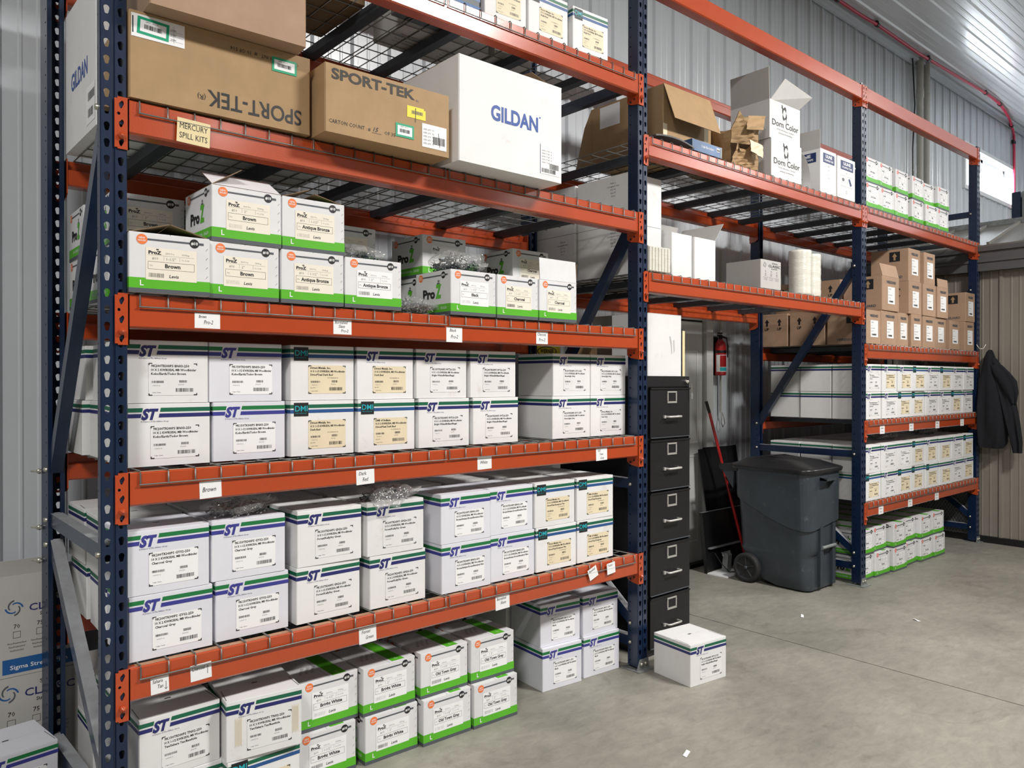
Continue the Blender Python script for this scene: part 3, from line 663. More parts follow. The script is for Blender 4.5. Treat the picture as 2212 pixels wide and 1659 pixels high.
def pz_carton(W=0.242, D=0.255, H=0.187, red=False, top_print=True):
    mb = MB(); carton_body(mb, W, D, H, 'proz_card', seam='y'); so = 'seal_red' if red else 'seal_orange'
    for w_ in 'flrb':
        Lf = face(mb, w_, W, D)
        mb.rect(0, Lf, H * .07, H * .245, 'lime'); mb.rect(0, Lf, 0.0, H * .07, 'bar_grey')
        mb.rect(Lf * .18, Lf * .755, H * .875, H * .905, 'bar_grey'); mb.rect(Lf * .85, Lf * .92, H * .87, H * .91, 'bar_grey')
        mb.disc(Lf * .155, H * .885, H * .085, so, 0.0009); mb.disc(Lf * .80, H * .89, H * .078, 'ink', 0.0009)
        mb.text('#10', Lf * .80, H * .868, H * .048, 'white_ink', al='c', bold=0.03, l=0.0016)
        mb.text('NEW', Lf * .155, H * .893, H * .03, 'white_ink', al='c', bold=0.02, l=0.0014, res=1); mb.text('SEALED', Lf * .155, H * .852, H * .026, 'white_ink', al='c', w=H * .13, bold=0.02, l=0.0014, res=1)
        if w_ == 'f':
            mb.text('L', Lf * .13, H * .115, H * .09, 'white_ink', bold=0.02)
            for i in range(4): mb.poly([(Lf * .945, H * (.78 - i * .16)), (Lf * .952, H * (.785 - i * .16)), (Lf * .975, H * (.825 - i * .16)), (Lf * .967, H * (.822 - i * .16))], 'ink_soft')
        elif w_ in 'lr':
            mb.text('Pro', Lf * .22, H * .40, H * .20, 'ink', w=Lf * .35, bold=0.05); mb.text('Z', Lf * .585, H * .40, H * .28, 'lime', w=Lf * .16, bold=0.06)
            mb.rect(Lf * .62, Lf * .70, H * .70, H * .73, 'bar_grey'); mb.rect(Lf * .64, Lf * .69, H * .74, H * .79, 'ink_soft'); mb.text('WOOD BINDER - SEALED', Lf * .3, H * .13, H * .055, 'white_card', maxw=Lf * .6, res=1)
    if top_print:
        mb.plane((0, 0, H), (1, 0, 0), (0, 1, 0)); mb.rect(W * .56, W * .80, 0.004, D - .004, 'lime', 0.0005)
        for i in range(3): mb.text('#10 PROZ', W * (.18 + .10 * i), D * .3, H * .06, 'ink_soft', rot=R(60), res=1, l=0.0008)
        mb.text('L', W * .67, D * .08, H * .08, 'white_ink', l=0.0010)
    return mb.mesh('carton')
def pz_label(color, size, W=0.242, H=0.187, white=False, seed=3):
    mb = MB(); mb.plane((0, 0, 0), (1, 0, 0), (0, 0, 1)); x0, x1, z0, z1 = W * .20, W * .83, H * .22, H * .76
    mb.rect(x0, x1, z0, z1, 'paper' if white else 'cream', 0.0010); w_ = x1 - x0; h_ = z1 - z0; X = lambda a: x0 + a * w_; Z = lambda a: z0 + a * h_
    mb.text('ProZ', X(.05), Z(.80), h_ * .10, 'ink', w=w_ * .25, bold=0.05); mb.rect(X(.20), X(.25), Z(.93), Z(.965), 'ink', 0.0014)
    mb.text('2500 Pcs', X(.38), Z(.82), h_ * .05, 'ink_soft', res=1); mb.text('250/bag', X(.70), Z(.82), h_ * .05, 'ink_soft', res=1)
    mb.rect(X(.04), X(.94), Z(.765), Z(.770), 'ink_soft', 0.0013); mb.text('#10', X(.12), Z(.63), h_ * .08, 'ink_soft', res=1); mb.text(size, X(.40), Z(.63), h_ * .085, 'ink_soft', res=1)
    mb.rect(X(.345), X(.349), Z(.62), Z(.75), 'ink_soft', 0.0013); mb.rect(X(.655), X(.659), Z(.62), Z(.75), 'ink_soft', 0.0013); mb.text('Pro Z HD', X(.70), Z(.65), h_ * .04, 'ink_soft', res=1)
    mb.frame(X(.04), X(.95), Z(.33), Z(.57), h_ * .008, 'ink', 0.0013); mb.text(color, X(.52), Z(.395), h_ * .12, 'ink', al='c', bold=0.035, maxw=w_ * .70)
    mb.text('702', X(.07), Z(.42), h_ * .045, 'ink_soft', res=1)
    mb.barcode(X(.05), Z(.08), w_ * .30, h_ * .13, 'ink', seed); mb.text('Levis', X(.45), Z(.09), h_ * .10, 'ink', shear=0.15, bold=0.02)
    return mb.mesh('product_label')
STC = {}; PZC = {}; LBC = {}
GRP_ST = 'white striped fastener cartons'; GRP_PZ = 'white and green screw cartons'
def put_st(x, y, z, label, logo='ST', new=False, lines=None, style='print', rz=0.0, group=GRP_ST, W=0.262, flap=None):
    k = (logo, new, W)
    if k not in STC: STC[k] = st_carton(logo, new, W)
    t_ = thing('fastener_carton', label, 'carton', (x, y, z), R(rz), group); ob('carton', STC[k], t_)
    if lines:
        k = (tuple(lines), style, W)
        if k not in LBC: LBC[k] = st_label(lines, style, W, seed=len(LBC) + 5)
        ob('shipping_label', LBC[k], t_)
    return t_
def put_pz(x, y, z, label, color=None, size='2"', rz=0.0, red=False, white=False, top=True, group=GRP_PZ, W=0.242):
    k = (red, W)
    if k not in PZC: PZC[k] = pz_carton(W=W, red=red)
    t_ = thing('screw_carton', label, 'carton', (x, y, z), R(rz), group); ob('carton', PZC[k], t_)
    if color:
        k = (color, size, white, W)
        if k not in LBC: LBC[k] = pz_label(color, size, W, white=white, seed=len(LBC))
        ob('product_label', LBC[k], t_)
    return t_
def K(code, desc, col): return [code, desc, col]
EPS = 0.0015
HS = 0.205 + EPS; HZ = 0.187 + EPS
ORDN = ['first', 'second', 'third', 'fourth', 'fifth', 'sixth', 'seventh', 'eighth']

# --- second shelf, near bay: eight stacks of two
Z0 = LV['C'] + 0.007
cc = [  # x lower, x upper, y, look, lower(logo,new,lines,style), upper
 (0.097, 0.092, 0.088, 'Tudor Brown two inch', ('ST', 0, K('9K200TKH0PS BN03-250', '10 X 2 KWIKSEAL MB Woodbinder', 'Koko/Earth/Tudor Brown'), 'print'), None),
 (0.372, 0.360, 0.095, 'Tudor Brown inch and half', ('ST', 1, K('9K150TKH0PS BN03-250', '10 X 1-1/2 KWIKSEAL MB Woodbinder', 'Koko/Earth/Tudor Brown'), 'white'), None),
 (0.654, 0.656, 0.092, 'black-logo Dark Red', ('DMI', 0, K('Direct Metals, Inc.', '10 X 1-1/2 KWIKSEAL MB Woodbinder', 'Direct*Seal Dark Red'), 'tan'), None),
 (0.930, 0.928, 0.085, 'tan Dark Red', ('DMI', 0, K('DMI of Indiana', '10 X 2 KWIKSEAL MB Woodbinder', 'Direct*Seal Dark Red'), 'tan'), ('ST', 0, K('Direct Metals, Inc.', '10 X 2 KWIKSEAL MB Woodbinder', 'Dark Red'), 'tan')),
 (1.214, 1.205, 0.085, 'Bright White inch and half', ('ST', 0, K('9K150TKH0PS WT26-250', '10 X 1-1/2 KWIKSEAL MB Woodbinder', 'Bright White/Brilliant/Regal'), 'print'), None),
 (1.500, 1.488, 0.085, 'Bright White two inch', ('ST', 0, K('9K200TKH0PS WT26-250', '10 X 2 KWIKSEAL MB Woodbinder', 'Bright White/Brilliant/Regal'), 'print'), None),
 (1.984, 1.992, 0.085, 'Light Gray two inch', ('ST', 0, K('9K200TKH0PS GY11-250', '10 X 2 KWIKSEAL MB Woodbinder', 'Stone/Light Gray'), 'print'), None),
 (2.250, 2.256, 0.085, 'end-of-shelf Light Gray', ('ST', 0, K('Direct Metals, Inc.', '10 X 1-1/2 KWIKSEAL MB Woodbinder', 'Pearl Gray'), 'print'), ('ST', 0, K('9K150TKH0PS GY11-250', '10 X 1-1/2 KWIKSEAL MB Woodbinder', 'Stone/Light Gray'), 'print'))]
for i, (xl, xu, y, look, lo, up) in enumerate(cc):
    for k, (x, v) in enumerate(((xl, lo), (xu, up or lo))):
        if i == 2 and k == 0: v = ('DMI', 0, K('Direct Metals, Inc.', '10 X 1-1/2 KWIKSEAL MB Woodbinder', 'Dark Red'), 'tan')
        put_st(x, y + 0.004 * k, Z0 + k * HS, '%s striped carton with %s label, %s stack, near bay second shelf' % (('lower', 'upper')[k], look, ORDN[i]), v[0], bool(v[1]), v[2], v[3], random.uniform(-.8, .8))
for i, (x, dx) in enumerate(((0.110, 0.385), (0.110, 0.66))):
    for k in (0, 1):
        put_st(x + (0.0, 0.02)[k] - 0.03 * i, dx + 0.005 * k, Z0 + k * HS, '%s striped carton in %s row behind the Tudor Brown stack, second shelf' % (('lower', 'upper')[k], ('middle', 'back')[i]), 'plain', rz=(0, 0))if 0 else put_st(x + (0.0, 0.012)[k] - 0.02 * i, dx + 0.004 * k, Z0 + k * HS, '%s striped carton in %s row behind the Tudor Brown stack, second shelf' % (('lower', 'upper')[k], ('middle', 'back')[i]), 'plain')

# --- lowest shelf, near bay
Z0 = LV['D'] + 0.007
dd = [
 (0.085, 0.075, 0.030, 'Charcoal Grey two inch', ('ST', 1, K('9K200TKH0PS GY02-250', '10 X 2 KWIKSEAL MB Woodbinder', 'Charcoal Grey'), 'white')),
 (0.362, 0.349, 0.046, 'Charcoal Grey inch and half', ('ST', 1, K('9K150TKH0PS GY02-250', '10 X 1-1/2 KWIKSEAL MB Woodbinder', 'Charcoal Grey'), 'white')),
 (0.652, 0.655, 0.040, 'Forest Green inch and half', ('ST', 0, K('9K150TKH0PS GN26-250', '10 X 1-1/2 KWIKSEAL MB Woodbinder', 'Forest/Kelly/Ivy Green'), 'print')),
 (0.950, 0.938, 0.030, 'Forest Green two inch', ('ST', 0, K('9K200TKH0PS GN26-250', '10 X 2 KWIKSEAL MB Woodbinder', 'Forest/Kelly/Ivy Green'), 'print')),
 (1.285, 1.282, 0.022, 'Burnished Slate two inch', ('ST', 1, K('9K200TKH0PS BN02-250', '10 X 2 KWIKSEAL MB Woodbinder', 'Bronze/Antique Bronze/Burnished Slate'), 'white')),
 (1.556, 1.550, 0.034, 'Burnished Slate inch and half', ('ST', 1, K('9K150TKH0PS BN02-250', '10 X 1-1/2 KWIKSEAL MB Woodbinder', 'Bronze/Antique Bronze/Burnished Slate'), 'white')),
 (1.830, 1.822, 0.034, 'tan Evergreen two inch', ('DMI', 0, K('Direct Metals, Inc.', '10 X 2 KWIKSEAL MB Woodbinder', 'Direct*Seal Evergreen Plus'), 'tan')),
 (2.104, 2.101, 0.036, 'end-of-shelf tan Evergreen', ('DMI', 0, K('DMI of Indiana', '10 X 1-1/2 KWIKSEAL MB Woodbinder', 'Direct*Seal Evergreen'), 'tan'))]
for i, (xl, xu, y, look, v) in enumerate(dd):
    for k, x in enumerate((xl, xu)):
        put_st(x, y, Z0 + k * HS, '%s striped carton with %s label, %s stack, near bay lowest shelf' % (('lower', 'upper')[k], look, ORDN[i]), v[0], bool(v[1]), v[2], v[3], random.uniform(-.9, .9))
for i in range(8):
    for rr in (1, 2):
        if i == 0 or rr < 3:
            ks = (0, 1) if i == 0 else (1,)
            for k in ks:
                x = (0.09, 0.365, 0.65, 0.925, 1.25, 1.54, 1.82, 2.10)[i] + random.uniform(-.01, .01)
                t_ = put_st(x, 0.045 + rr * 0.285, Z0 + k * HS, '%s striped carton, %s row behind %s stack, near bay lowest shelf' % (('lower', 'top')[k], ('', 'middle', 'back')[rr], ORDN[i]), 'plain', rz=random.uniform(-2, 2))
                if k == 1 and i: # the row below carries it
                    b = put_st(x, 0.045 + rr * 0.285, Z0, 'lower striped carton, %s row behind %s stack, near bay lowest shelf' % (('', 'middle', 'back')[rr], ORDN[i]), 'plain')

# --- floor, near bay
Z0 = 0.001
put_st(0.130, 0.068, Z0, 'lower striped carton on the floor at the left end of near bay', 'ST', False, K('9K150TKH0PS TN02-250', '10 X 1-1/2 KWIKSEAL MB Woodbinder', 'Tan/Sahara Tan/Rawhide'))
put_st(0.124, 0.066, Z0 + HS, 'upper striped carton labelled Sahara Tan inch and half, leftmost on the floor', 'ST', False, K('9K150TKH0PS TN02-250', '10 X 1-1/2 KWIKSEAL MB Woodbinder', 'Tan/Sahara Tan/Rawhide'), 'print', 1.2)
put_st(0.392, 0.020, Z0, 'striped carton with black square logo under the Sahara Tan two inch carton', 'DMI', False, K('Direct Metals, Inc.', '10 X 2 KWIKSEAL MB Woodbinder', 'Sahara Tan'), 'tan')
stain = put_st(0.388, 0.022, Z0 + HS, 'upper striped carton labelled Sahara Tan two inch, with tape stains, on floor', 'ST', False, K('9K200TKH0PS TN02-250', '10 X 2 KWIKSEAL MB Woodbinder', 'Tan/Sahara Tan/Rawhide'), 'print', -6.5)
mb = MB(); mb.plane((0, 0, 0), (1, 0, 0), (0, 0, 1))
for (a, b, c) in ((.030, .058, .10), (.228, .252, .10)):
    for k in range(7): mb.rect(a + .0035 * k, a + .0035 * k + .0016, .045 + .003 * (k % 3), .045 + c - .006 * (k % 2), 'tan_label', .0011)
ob('tape_residue', mb, stain)
for rr in (1, 2):
    for i, x in enumerate((0.12, 0.395)):
        put_st(x, 0.07 + rr * 0.285, Z0, 'lower striped carton, %s row on the floor, %s of the Sahara Tan cartons' % (('', 'middle', 'back')[rr], ('left', 'right')[i]), 'plain')
        put_st(x, 0.07 + rr * 0.285, Z0 + HS, 'upper striped carton, %s row on the floor, %s of the Sahara Tan cartons' % (('', 'middle', 'back')[rr], ('left', 'right')[i]), 'plain')
zz = [(0.672, 0.080, 0.690, 0.093, 'Bright White', '1-1/2"', 'Bright White inch and half'), (0.948, 0.062, 0.942, 0.068, 'Bright White', '2"', 'Bright White two inch'),
      (1.208, 0.042, 1.208, 0.062, 'Old Town Gray', '1-1/2"', 'Old Town Gray inch and half'), (1.464, 0.032, 1.465, 0.055, 'Old Town Gray', '2"', 'Old Town Gray two inch')]
for i, (xl, yl, xu, yu, c, s_, lk) in enumerate(zz):
    put_pz(xl, yl, Z0, 'lower green-banded carton labelled %s, on the floor' % lk, c, s_, random.uniform(-2, 0), white=True)
    put_pz(xu, yu, Z0 + HZ, 'upper green-banded carton labelled %s, floor stack' % lk, c, s_, random.uniform(-1.5, 0), white=True)
    for rr in (1, 2):
        put_pz(xl, 0.075 + rr * 0.275, Z0, 'lower green-banded carton in %s row behind the %s floor stack' % (('', 'middle', 'back')[rr], lk))
        put_pz(xl, 0.08 + rr * 0.275, Z0 + HZ, 'upper green-banded carton in %s row behind the %s floor stack' % (('', 'middle', 'back')[rr], lk), rz=random.uniform(-1, 1))
bk = K('9K150TKH0PS BK01-250', '10 X 1-1/2 KWIKSEAL MB Woodbinder', 'Black'); bk2 = K('9K200TKH0PS BK01-250', '10 X 2 KWIKSEAL MB Woodbinder', 'Black')
put_st(1.960, 0.128, Z0, 'lower striped carton labelled Black inch and half, on floor by blue post', 'ST', True, bk, 'white', -5, W=0.250)
put_st(1.966, 0.150, Z0 + HS, 'upper striped carton labelled Black inch and half, on floor by blue post', 'ST', True, bk, 'white', -6, W=0.250)
put_st(2.236, 0.118, Z0, 'lower striped carton labelled Black two inch, nearest the blue post', 'ST', True, bk2, 'white', -4, W=0.250)
put_st(2.240, 0.128, Z0 + HS, 'upper striped carton labelled Black two inch, nearest the blue post', 'ST', True, bk2, 'white', -3, W=0.250)
for i, x in enumerate((1.98, 2.245)): put_st(x, 0.42, Z0, 'lower striped carton behind the %s Black carton stack on floor' % ('left', 'right')[i], 'plain'); put_st(x, 0.42, Z0 + HS, 'upper striped carton behind the %s Black carton stack on floor' % ('left', 'right')[i], 'plain')
put_st(2.546, -0.305, Z0, 'single striped carton standing alone on the concrete before the black cabinet', 'ST', False, K('9K150TKH0PS WT26-250', '10 X 1-1/2 KWIKSEAL MB Woodbinder', 'Bright White/Brilliant/Regal'), 'print', -6.6)

# --- third shelf, near bay: green banded cartons
Z0 = LV['B'] + 0.007
def flaps(t_, W, D, H, spec, m='proz_card', mi='kraft_in'):
    """open lid flaps: side -> (angle from vertical outwards, length)"""
    for sd, (ang, ln) in spec.items():
        a = R(ang); mb = MB()
        if sd == 'f': q = [(0.003, 0, H), (W - .003, 0, H), (W - .003, -ln * math.sin(a), H + ln * math.cos(a)), (0.003, -ln * math.sin(a), H + ln * math.cos(a))]
        if sd == 'b': q = [(W - .003, D, H), (0.003, D, H), (0.003, D + ln * math.sin(a), H + ln * math.cos(a)), (W - .003, D + ln * math.sin(a), H + ln * math.cos(a))]
        if sd == 'l': q = [(0, D - .003, H), (0, 0.003, H), (-ln * math.sin(a), 0.003, H + ln * math.cos(a)), (-ln * math.sin(a), D - .003, H + ln * math.cos(a))]
        if sd == 'r': q = [(W, 0.003, H), (W, D - .003, H), (W + ln * math.sin(a), D - .003, H + ln * math.cos(a)), (W + ln * math.sin(a), 0.003, H + ln * math.cos(a))]
        mb.panel(q, 0.0028, m, mi); ob('lid_flap', mb, t_)
b1 = put_pz(0.076, -0.014, Z0, 'leftmost green-banded carton labelled Brown inch and half, flaps ajar, third shelf', 'Brown', '1-1/2"', -4)
flaps(b1, .242, .255, .187, {'l': (-74, .124), 'r': (-74, .124)})
put_pz(0.322, -0.010, Z0, 'lower green-banded carton labelled Brown two inch, third shelf', 'Brown', '2"', 0)
b3 = put_pz(0.330, -0.012, Z0 + HZ, 'upper green-banded carton labelled Brown, white lid flap raised, third shelf', 'Brown', '2"', 0)
flaps(b3, .242, .255, .187, {'f': (-60, .125), 'l': (-58, .12)})
put_pz(0.572, -0.010, Z0, 'lower green-banded carton labelled Antique Bronze inch and half, third shelf', 'Antique Bronze', '1-1/2"', -1)
b5 = put_pz(0.578, -0.006, Z0 + HZ, 'upper green-banded carton labelled Antique Bronze, kraft flap showing, third shelf', 'Antique Bronze', '1-1/2"', -1)
flaps(b5, .242, .255, .187, {'l': (-70, .11), 'r': (-78, .12)})
put_pz(0.824, -0.006, Z0, 'green-banded carton labelled Antique Bronze two inch, single height, third shelf', 'Antique Bronze', '2"', -2, white=True)
put_pz(1.306, -0.014, Z0, 'green-banded carton labelled Black, under the big screw bag, third shelf', 'Black', '1-1/2"', 0, white=True)
put_pz(1.556, -0.014, Z0, 'green-banded carton labelled Charcoal inch and half, third shelf', 'Charcoal', '1-1/2"', 0)
b11 = put_pz(1.806, -0.014, Z0, 'green-banded carton labelled Charcoal with white flap standing up, third shelf', 'Charcoal', '2"', 0)
flaps(b11, .242, .255, .187, {'f': (-3, .10), 'r': (4, .09)})
# second and third rows
put_pz(0.095, 0.30, Z0, 'lower green-banded carton behind the leftmost Brown carton, third shelf', 'Brown', '2"', 3)
put_pz(0.105, 0.315, Z0 + HZ, 'upper green-banded carton behind the leftmost Brown carton, third shelf', 'Brown', '2"', -3)
put_pz(0.088, 0.60, Z0, 'lower green-banded carton at the back left corner of third shelf', 'Brown', '2"', 0)
put_pz(0.084, 0.605, Z0 + HZ, 'upper green-banded carton at the back left corner of third shelf', 'Brown', '2"', -1)
put_pz(0.372, 0.29, Z0, 'lower green-banded carton behind the stacked Brown cartons, third shelf', 'Brown', '2"', 0)
put_pz(0.374, 0.29, Z0 + HZ, 'upper green-banded carton behind the stacked Brown cartons, third shelf', 'Brown', '2"', 0)
put_pz(0.905, 0.315, Z0, 'lower green-banded carton behind the Antique Bronze cartons, third shelf', 'Antique Bronze', '2"', 0)
put_pz(0.908, 0.318, Z0 + HZ, 'upper green-banded carton behind the Antique Bronze cartons, third shelf', 'Antique Bronze', '2"', 0)
put_pz(1.355, 0.275, Z0, 'lower green-banded carton behind the Black carton, third shelf', 'Black', '1-1/2"', 0, white=True)
put_pz(1.355, 0.262, Z0 + HZ, 'upper green-banded carton labelled Black, behind the big screw bag, third shelf', 'Black', '1-1/2"', 0, white=True)
put_pz(1.905, 0.275, Z0, 'lower green-banded carton behind the Charcoal cartons, third shelf', 'Charcoal', '2"', 0)
put_pz(1.900, 0.278, Z0 + HZ, 'upper green-banded carton labelled Charcoal, half hidden by white flap, third shelf', 'Charcoal', '2"', 0)
put_pz(1.640, 0.33, Z0, 'green-banded carton behind the inch and half Charcoal carton, third shelf', 'Charcoal', '2"', 0)

# --- bags of loose screws
def bag(label, loc, sx, sy, sz, m, n=70, seed=1, rz=0.0, cat='bag of screws', droop=0.0, ln=0.045):
    r = random.Random(seed); t_ = thing('bag_of_screws', label, cat, loc, R(rz), 'clear bags of loose screws')
    mb = MB(); NU, NV = 26, 12; vs = []; fs = []
    ph = [r.uniform(0, 6.28) for _ in range(6)]
    for j in range(NV + 1):
        th_ = PI * j / NV
        for i in range(NU):
            a = 2 * PI * i / NU
            w_ = 1 + 0.14 * math.sin(3 * a + ph[0]) + 0.09 * math.sin(5 * a + ph[1] + 2 * th_) + 0.06 * math.sin(9 * a + ph[2])
            x = sx * math.sin(th_) * math.cos(a) * w_; y = sy * math.sin(th_) * math.sin(a) * w_
            z = sz * 0.5 * (1 + math.cos(th_)) * (1 + 0.22 * math.sin(4 * a + ph[3]) * math.sin(th_) + 0.15 * math.sin(7 * a + 3 * th_ + ph[4])) + 0.001
            if droop and y < -sy * .55: z -= droop * ((-y - sy * .55) / (sy * .45)) ** 1.5
            vs.append((x, y, z))
    for j in range(NV):
        for i in range(NU): k = (i + 1) % NU; fs.append((j * NU + i, (j + 1) * NU + i, (j + 1) * NU + k, j * NU + k))
    mb.add(vs, fs, 'poly_bag', True)
    # gathered loose end
    e = [(sx * .8, 0, sz * .4)]; 
    for i in range(5):
        a0 = R(-40 + 20 * i); mb.panel([(sx * .7, 0.0, sz * .35), (sx * (1.15), sy * .5 * math.sin(a0), sz * (.5 + .1 * r.random())), (sx * 1.25, sy * .5 * math.sin(a0 + .3), sz * (.6 + .25 * r.random())), (sx * .8, 0.01, sz * .55)], 0.0008, 'poly_bag')
    ob('bag_film', mb, t_)
    sc = MB()
    for i in range(n):
        u = r.random() ** .5 * .80; a = r.uniform(0, 6.28); x = sx * u * math.cos(a); y = sy * u * math.sin(a); z = 0.006 + (sz * .80) * r.random() * (1 - u * u)
        d = Vector((r.uniform(-1, 1), r.uniform(-1, 1), r.uniform(-.45, .45))).normalized() * ln / 2; c = Vector((x, y, max(z, 0.004 + abs(d.z))))
        sc.tube([c - d, c + d * .82, c + d * .84, c + d], 0.0016, m, 5, True, [0.0008, 0.0017, 0.0045, 0.0045])
    s_ = ob('screws', sc, t_); s_['kind'] = 'stuff'
    return t_
ZD = LV['D'] + 0.007 + 2 * HS + 0.001; ZB = LV['B'] + 0.007
bag('clear bag of dark screws on the upper Charcoal Grey inch and half carton', (0.468, 0.125, ZD), 0.125, 0.085, 0.060, 'screw_grey', 170, 2, 8)
bag('clear bag slumped over the front of the upper Forest Green two inch carton', (1.050, 0.065, ZD), 0.115, 0.085, 0.056, 'screw_dark', 110, 3, -8, droop=0.05)
bag('clear bag lying on the single Antique Bronze carton beside stacked ones, third shelf', (0.915, 0.115, ZB + HZ), 0.12, 0.085, 0.062, 'screw_dark', 110, 4, 0)
bag('large clear bag of dark screws on the Black carton, third shelf', (1.420, 0.105, ZB + HZ), 0.135, 0.095, 0.085, 'screw_dark', 230, 5, 0)
bag('clear bag of screws lying on the deck between Antique Bronze and Black cartons', (1.180, 0.090, ZB), 0.105, 0.075, 0.062, 'screw_grey', 170, 6, 0)

# --- fourth shelf, near bay: big cartons
Z0 = LV['A'] + 0.007
def big(mb, W, D, H, m, seam='x'): carton_body(mb, W, D, H, m, 0.004, seam); return mb
def green_label(mb, x0, x1, z0, z1):
    mb.rect(x0, x1, z0, z1, 'tape_green', 0.0016); b = (z1 - z0) * .16; mb.rect(x0 + b, x1 - b, z0 + b, z1 - b, 'paper', 0.0020)
    mb.barcode(x0 + (x1 - x0) * .22, z0 + (z1 - z0) * .35, (x1 - x0) * .56, (z1 - z0) * .26, 'ink', 9, 0.0024); mb.text('GF07 : DC V', x0 + (x1 - x0) * .25, z0 + (z1 - z0) * .72, (z1 - z0) * .09, 'ink', l=0.0024, res=1)
t_ = thing('shipping_carton', 'long brown carton standing upside down, leftmost on the fourth shelf', 'carton', (0.079, -0.010, Z0), R(-1.5))
W, D, H = 0.597, 0.34, 0.272
mb = big(MB(), W, D, H, 'kraft'); mb.plane((W, 0, H), (-1, 0, 0), (0, 0, -1))    # print is upside down
mb.text('SPORT-TEK', 0.035, 0.135 + .06, 0.052, 'ink', w=0.325, bold=0.012, res=4, l=0.001); mb.text('(R)', 0.366, 0.215, 0.016, 'ink', l=0.001)
mb.text('CARTON COUNT : #  10 OF 514', 0.045, 0.030, 0.013, 'ink', w=0.24, l=0.001, res=1)
ob('carton', mb, t_)
mb = MB(); mb.plane((0, 0, 0), (1, 0, 0), (0, 0, 1)); mb.rect(0.006, 0.165, H * .70, H * .965, 'paper', 0.0012)
for i in range(3): mb.rect(0.118, 0.160, H * (.75 + .055 * i), H * (.752 + .055 * i), 'ink_soft', 0.0016); mb.text('2080', 0.122, H * (.758 + .055 * i), 0.006, 'ink', l=0.0016, res=1)
mb.rect(0.131, 0.1316, H * .73, H * .93, 'ink_soft', 0.0016); mb.rect(0.009, 0.0125, H * .74, H * .93, 'ink', 0.0016)
mb.plane((0.022, 0, H * .745), (1, 0, -.05), (.05, 0, 1)); green_label(mb, 0, 0.094, 0.0, 0.054); ob('shipping_label', mb, t_)
mb = MB(); mb.plane((0, 0, 0), (1, 0, 0), (0, 0, 1)); green_label(mb, 0.455, 0.545, H * .72, H * .90); ob('shipping_label', mb, t_)
# plain carton riding on top, overhanging the front
t_ = thing('shipping_carton', 'plain pinkish brown carton on top of the upside-down long carton', 'carton', (0.118, -0.085, Z0 + 0.274), R(-2.0))
mb = big(MB(), 0.505, 0.36, 0.30, 'kraft_pink', 'y'); ob('carton', mb, t_)
t_ = thing('shipping_carton', 'brown carton with yellow sticker and large black lettering, fourth shelf', 'carton', (0.690, -0.108, Z0), R(-1.6))
W, D, H = 0.53, 0.38, 0.243
mb = big(MB(), W, D, H, 'kraft'); mb.plane((0, 0, 0), (1, 0, 0), (0, 0, 1))
mb.text('SPORT-TEK', 0.025, H * .79, 0.036, 'ink_brown', w=0.345, bold=0.032, res=4, l=0.001); mb.text('(R)', 0.374, H * .77, 0.008, 'bar_grey', l=0.001, res=1)
mb.text('CARTON COUNT : #', 0.015, H * .14, 0.0135, 'ink', w=0.165, l=0.001, res=1); mb.text('15', 0.190, H * .15, 0.016, 'ink', shear=.4, bold=.01, l=0.001); mb.text('OF 35', 0.238, H * .14, 0.013, 'ink', l=0.001, res=1)
mb.rect(0.185, 0.225, H * .125, H * .13, 'ink'); ob('carton', mb, t_)
mb = MB(); mb.plane((0, 0, 0), (1, 0, 0), (0, 0, 1)); green_label(mb, 0.285, 0.365, H * .16, H * .37); ob('shipping_label', mb, t_)
mb = MB(); mb.plane((0, 0, 0), (1, 0, 0), (0, 0, 1)); mb.rect(0.335, 0.410, H * .50, H * .68, 'yellow', 0.0012); mb.rect(0.398, 0.418, H * .50, H * .655, 'yellow', 0.0011); mb.barcode(0.355, H * .565, 0.05, 0.013, 'ink_soft', 4, 0.0016); mb.poly([(0.371, H * .44), (0.373, H * .44), (0.374, H * .66), (0.371, H * .66)], 'ink', 0.002); ob('yellow_sticker', mb, t_)
mb = MB(); mb.plane((0, 0, 0), (1, 0, 0), (0, 0, 1)); mb.rect(0.402, 0.515, H * .09, H * .46, 'paper', 0.0012); mb.barcode(0.452, H * .16, 0.055, 0.030, 'ink', 6, 0.0016)
for i in range(5): mb.text('SIZE QTY  72', 0.408, H * (.14 + .055 * i), 0.006, 'ink', l=0.0016, res=1)
mb.poly([(0.482, H * .13), (0.484, H * .13), (0.478, H * .35), (0.476, H * .35)], 'ink', 0.002); ob('shipping_label', mb, t_)
# white shirt carton
t_ = thing('shipping_carton', 'big white carton with blue lettering at the right of the fourth shelf', 'carton', (1.262, -0.128, Z0), R(-0.3))
W, D, H = 0.572, 0.41, 0.425
def cap_poly(mb, x, y, h):
    mb.text('GILDAN', x, y, h, 'gildan_blue', w=0.262, bold=0.03, res=4, l=0.001)
mb = big(MB(), W, D, H, 'white_card'); mb.plane((0, 0, 0), (1, 0, 0), (0, 0, 1)); cap_poly(mb, 0.165, H * .47, 0.060)
mb.disc(0.438, H * .62, 0.004, 'gildan_blue'); ob('carton', mb, t_)
mb = MB(); mb.plane((0, 0, 0), (1, 0, 0), (0, 0, 1)); mb.rect(0.440, 0.560, H * .06, H * .33, 'paper', 0.0012)
mb.barcode(0.495, H * .12, 0.055, 0.024, 'ink', 2, 0.0016); mb.barcode(0.447, H * .075, 0.085, 0.018, 'ink', 3, 0.0016); mb.rect(0.440, 0.442, H * .06, H * .36, 'navy', 0.0016)
for i in range(5): mb.text('G5000  P 504  14', 0.448, H * (.17 + .03 * i), 0.006, 'ink', l=0.0016, res=1)
ob('shipping_label', mb, t_)
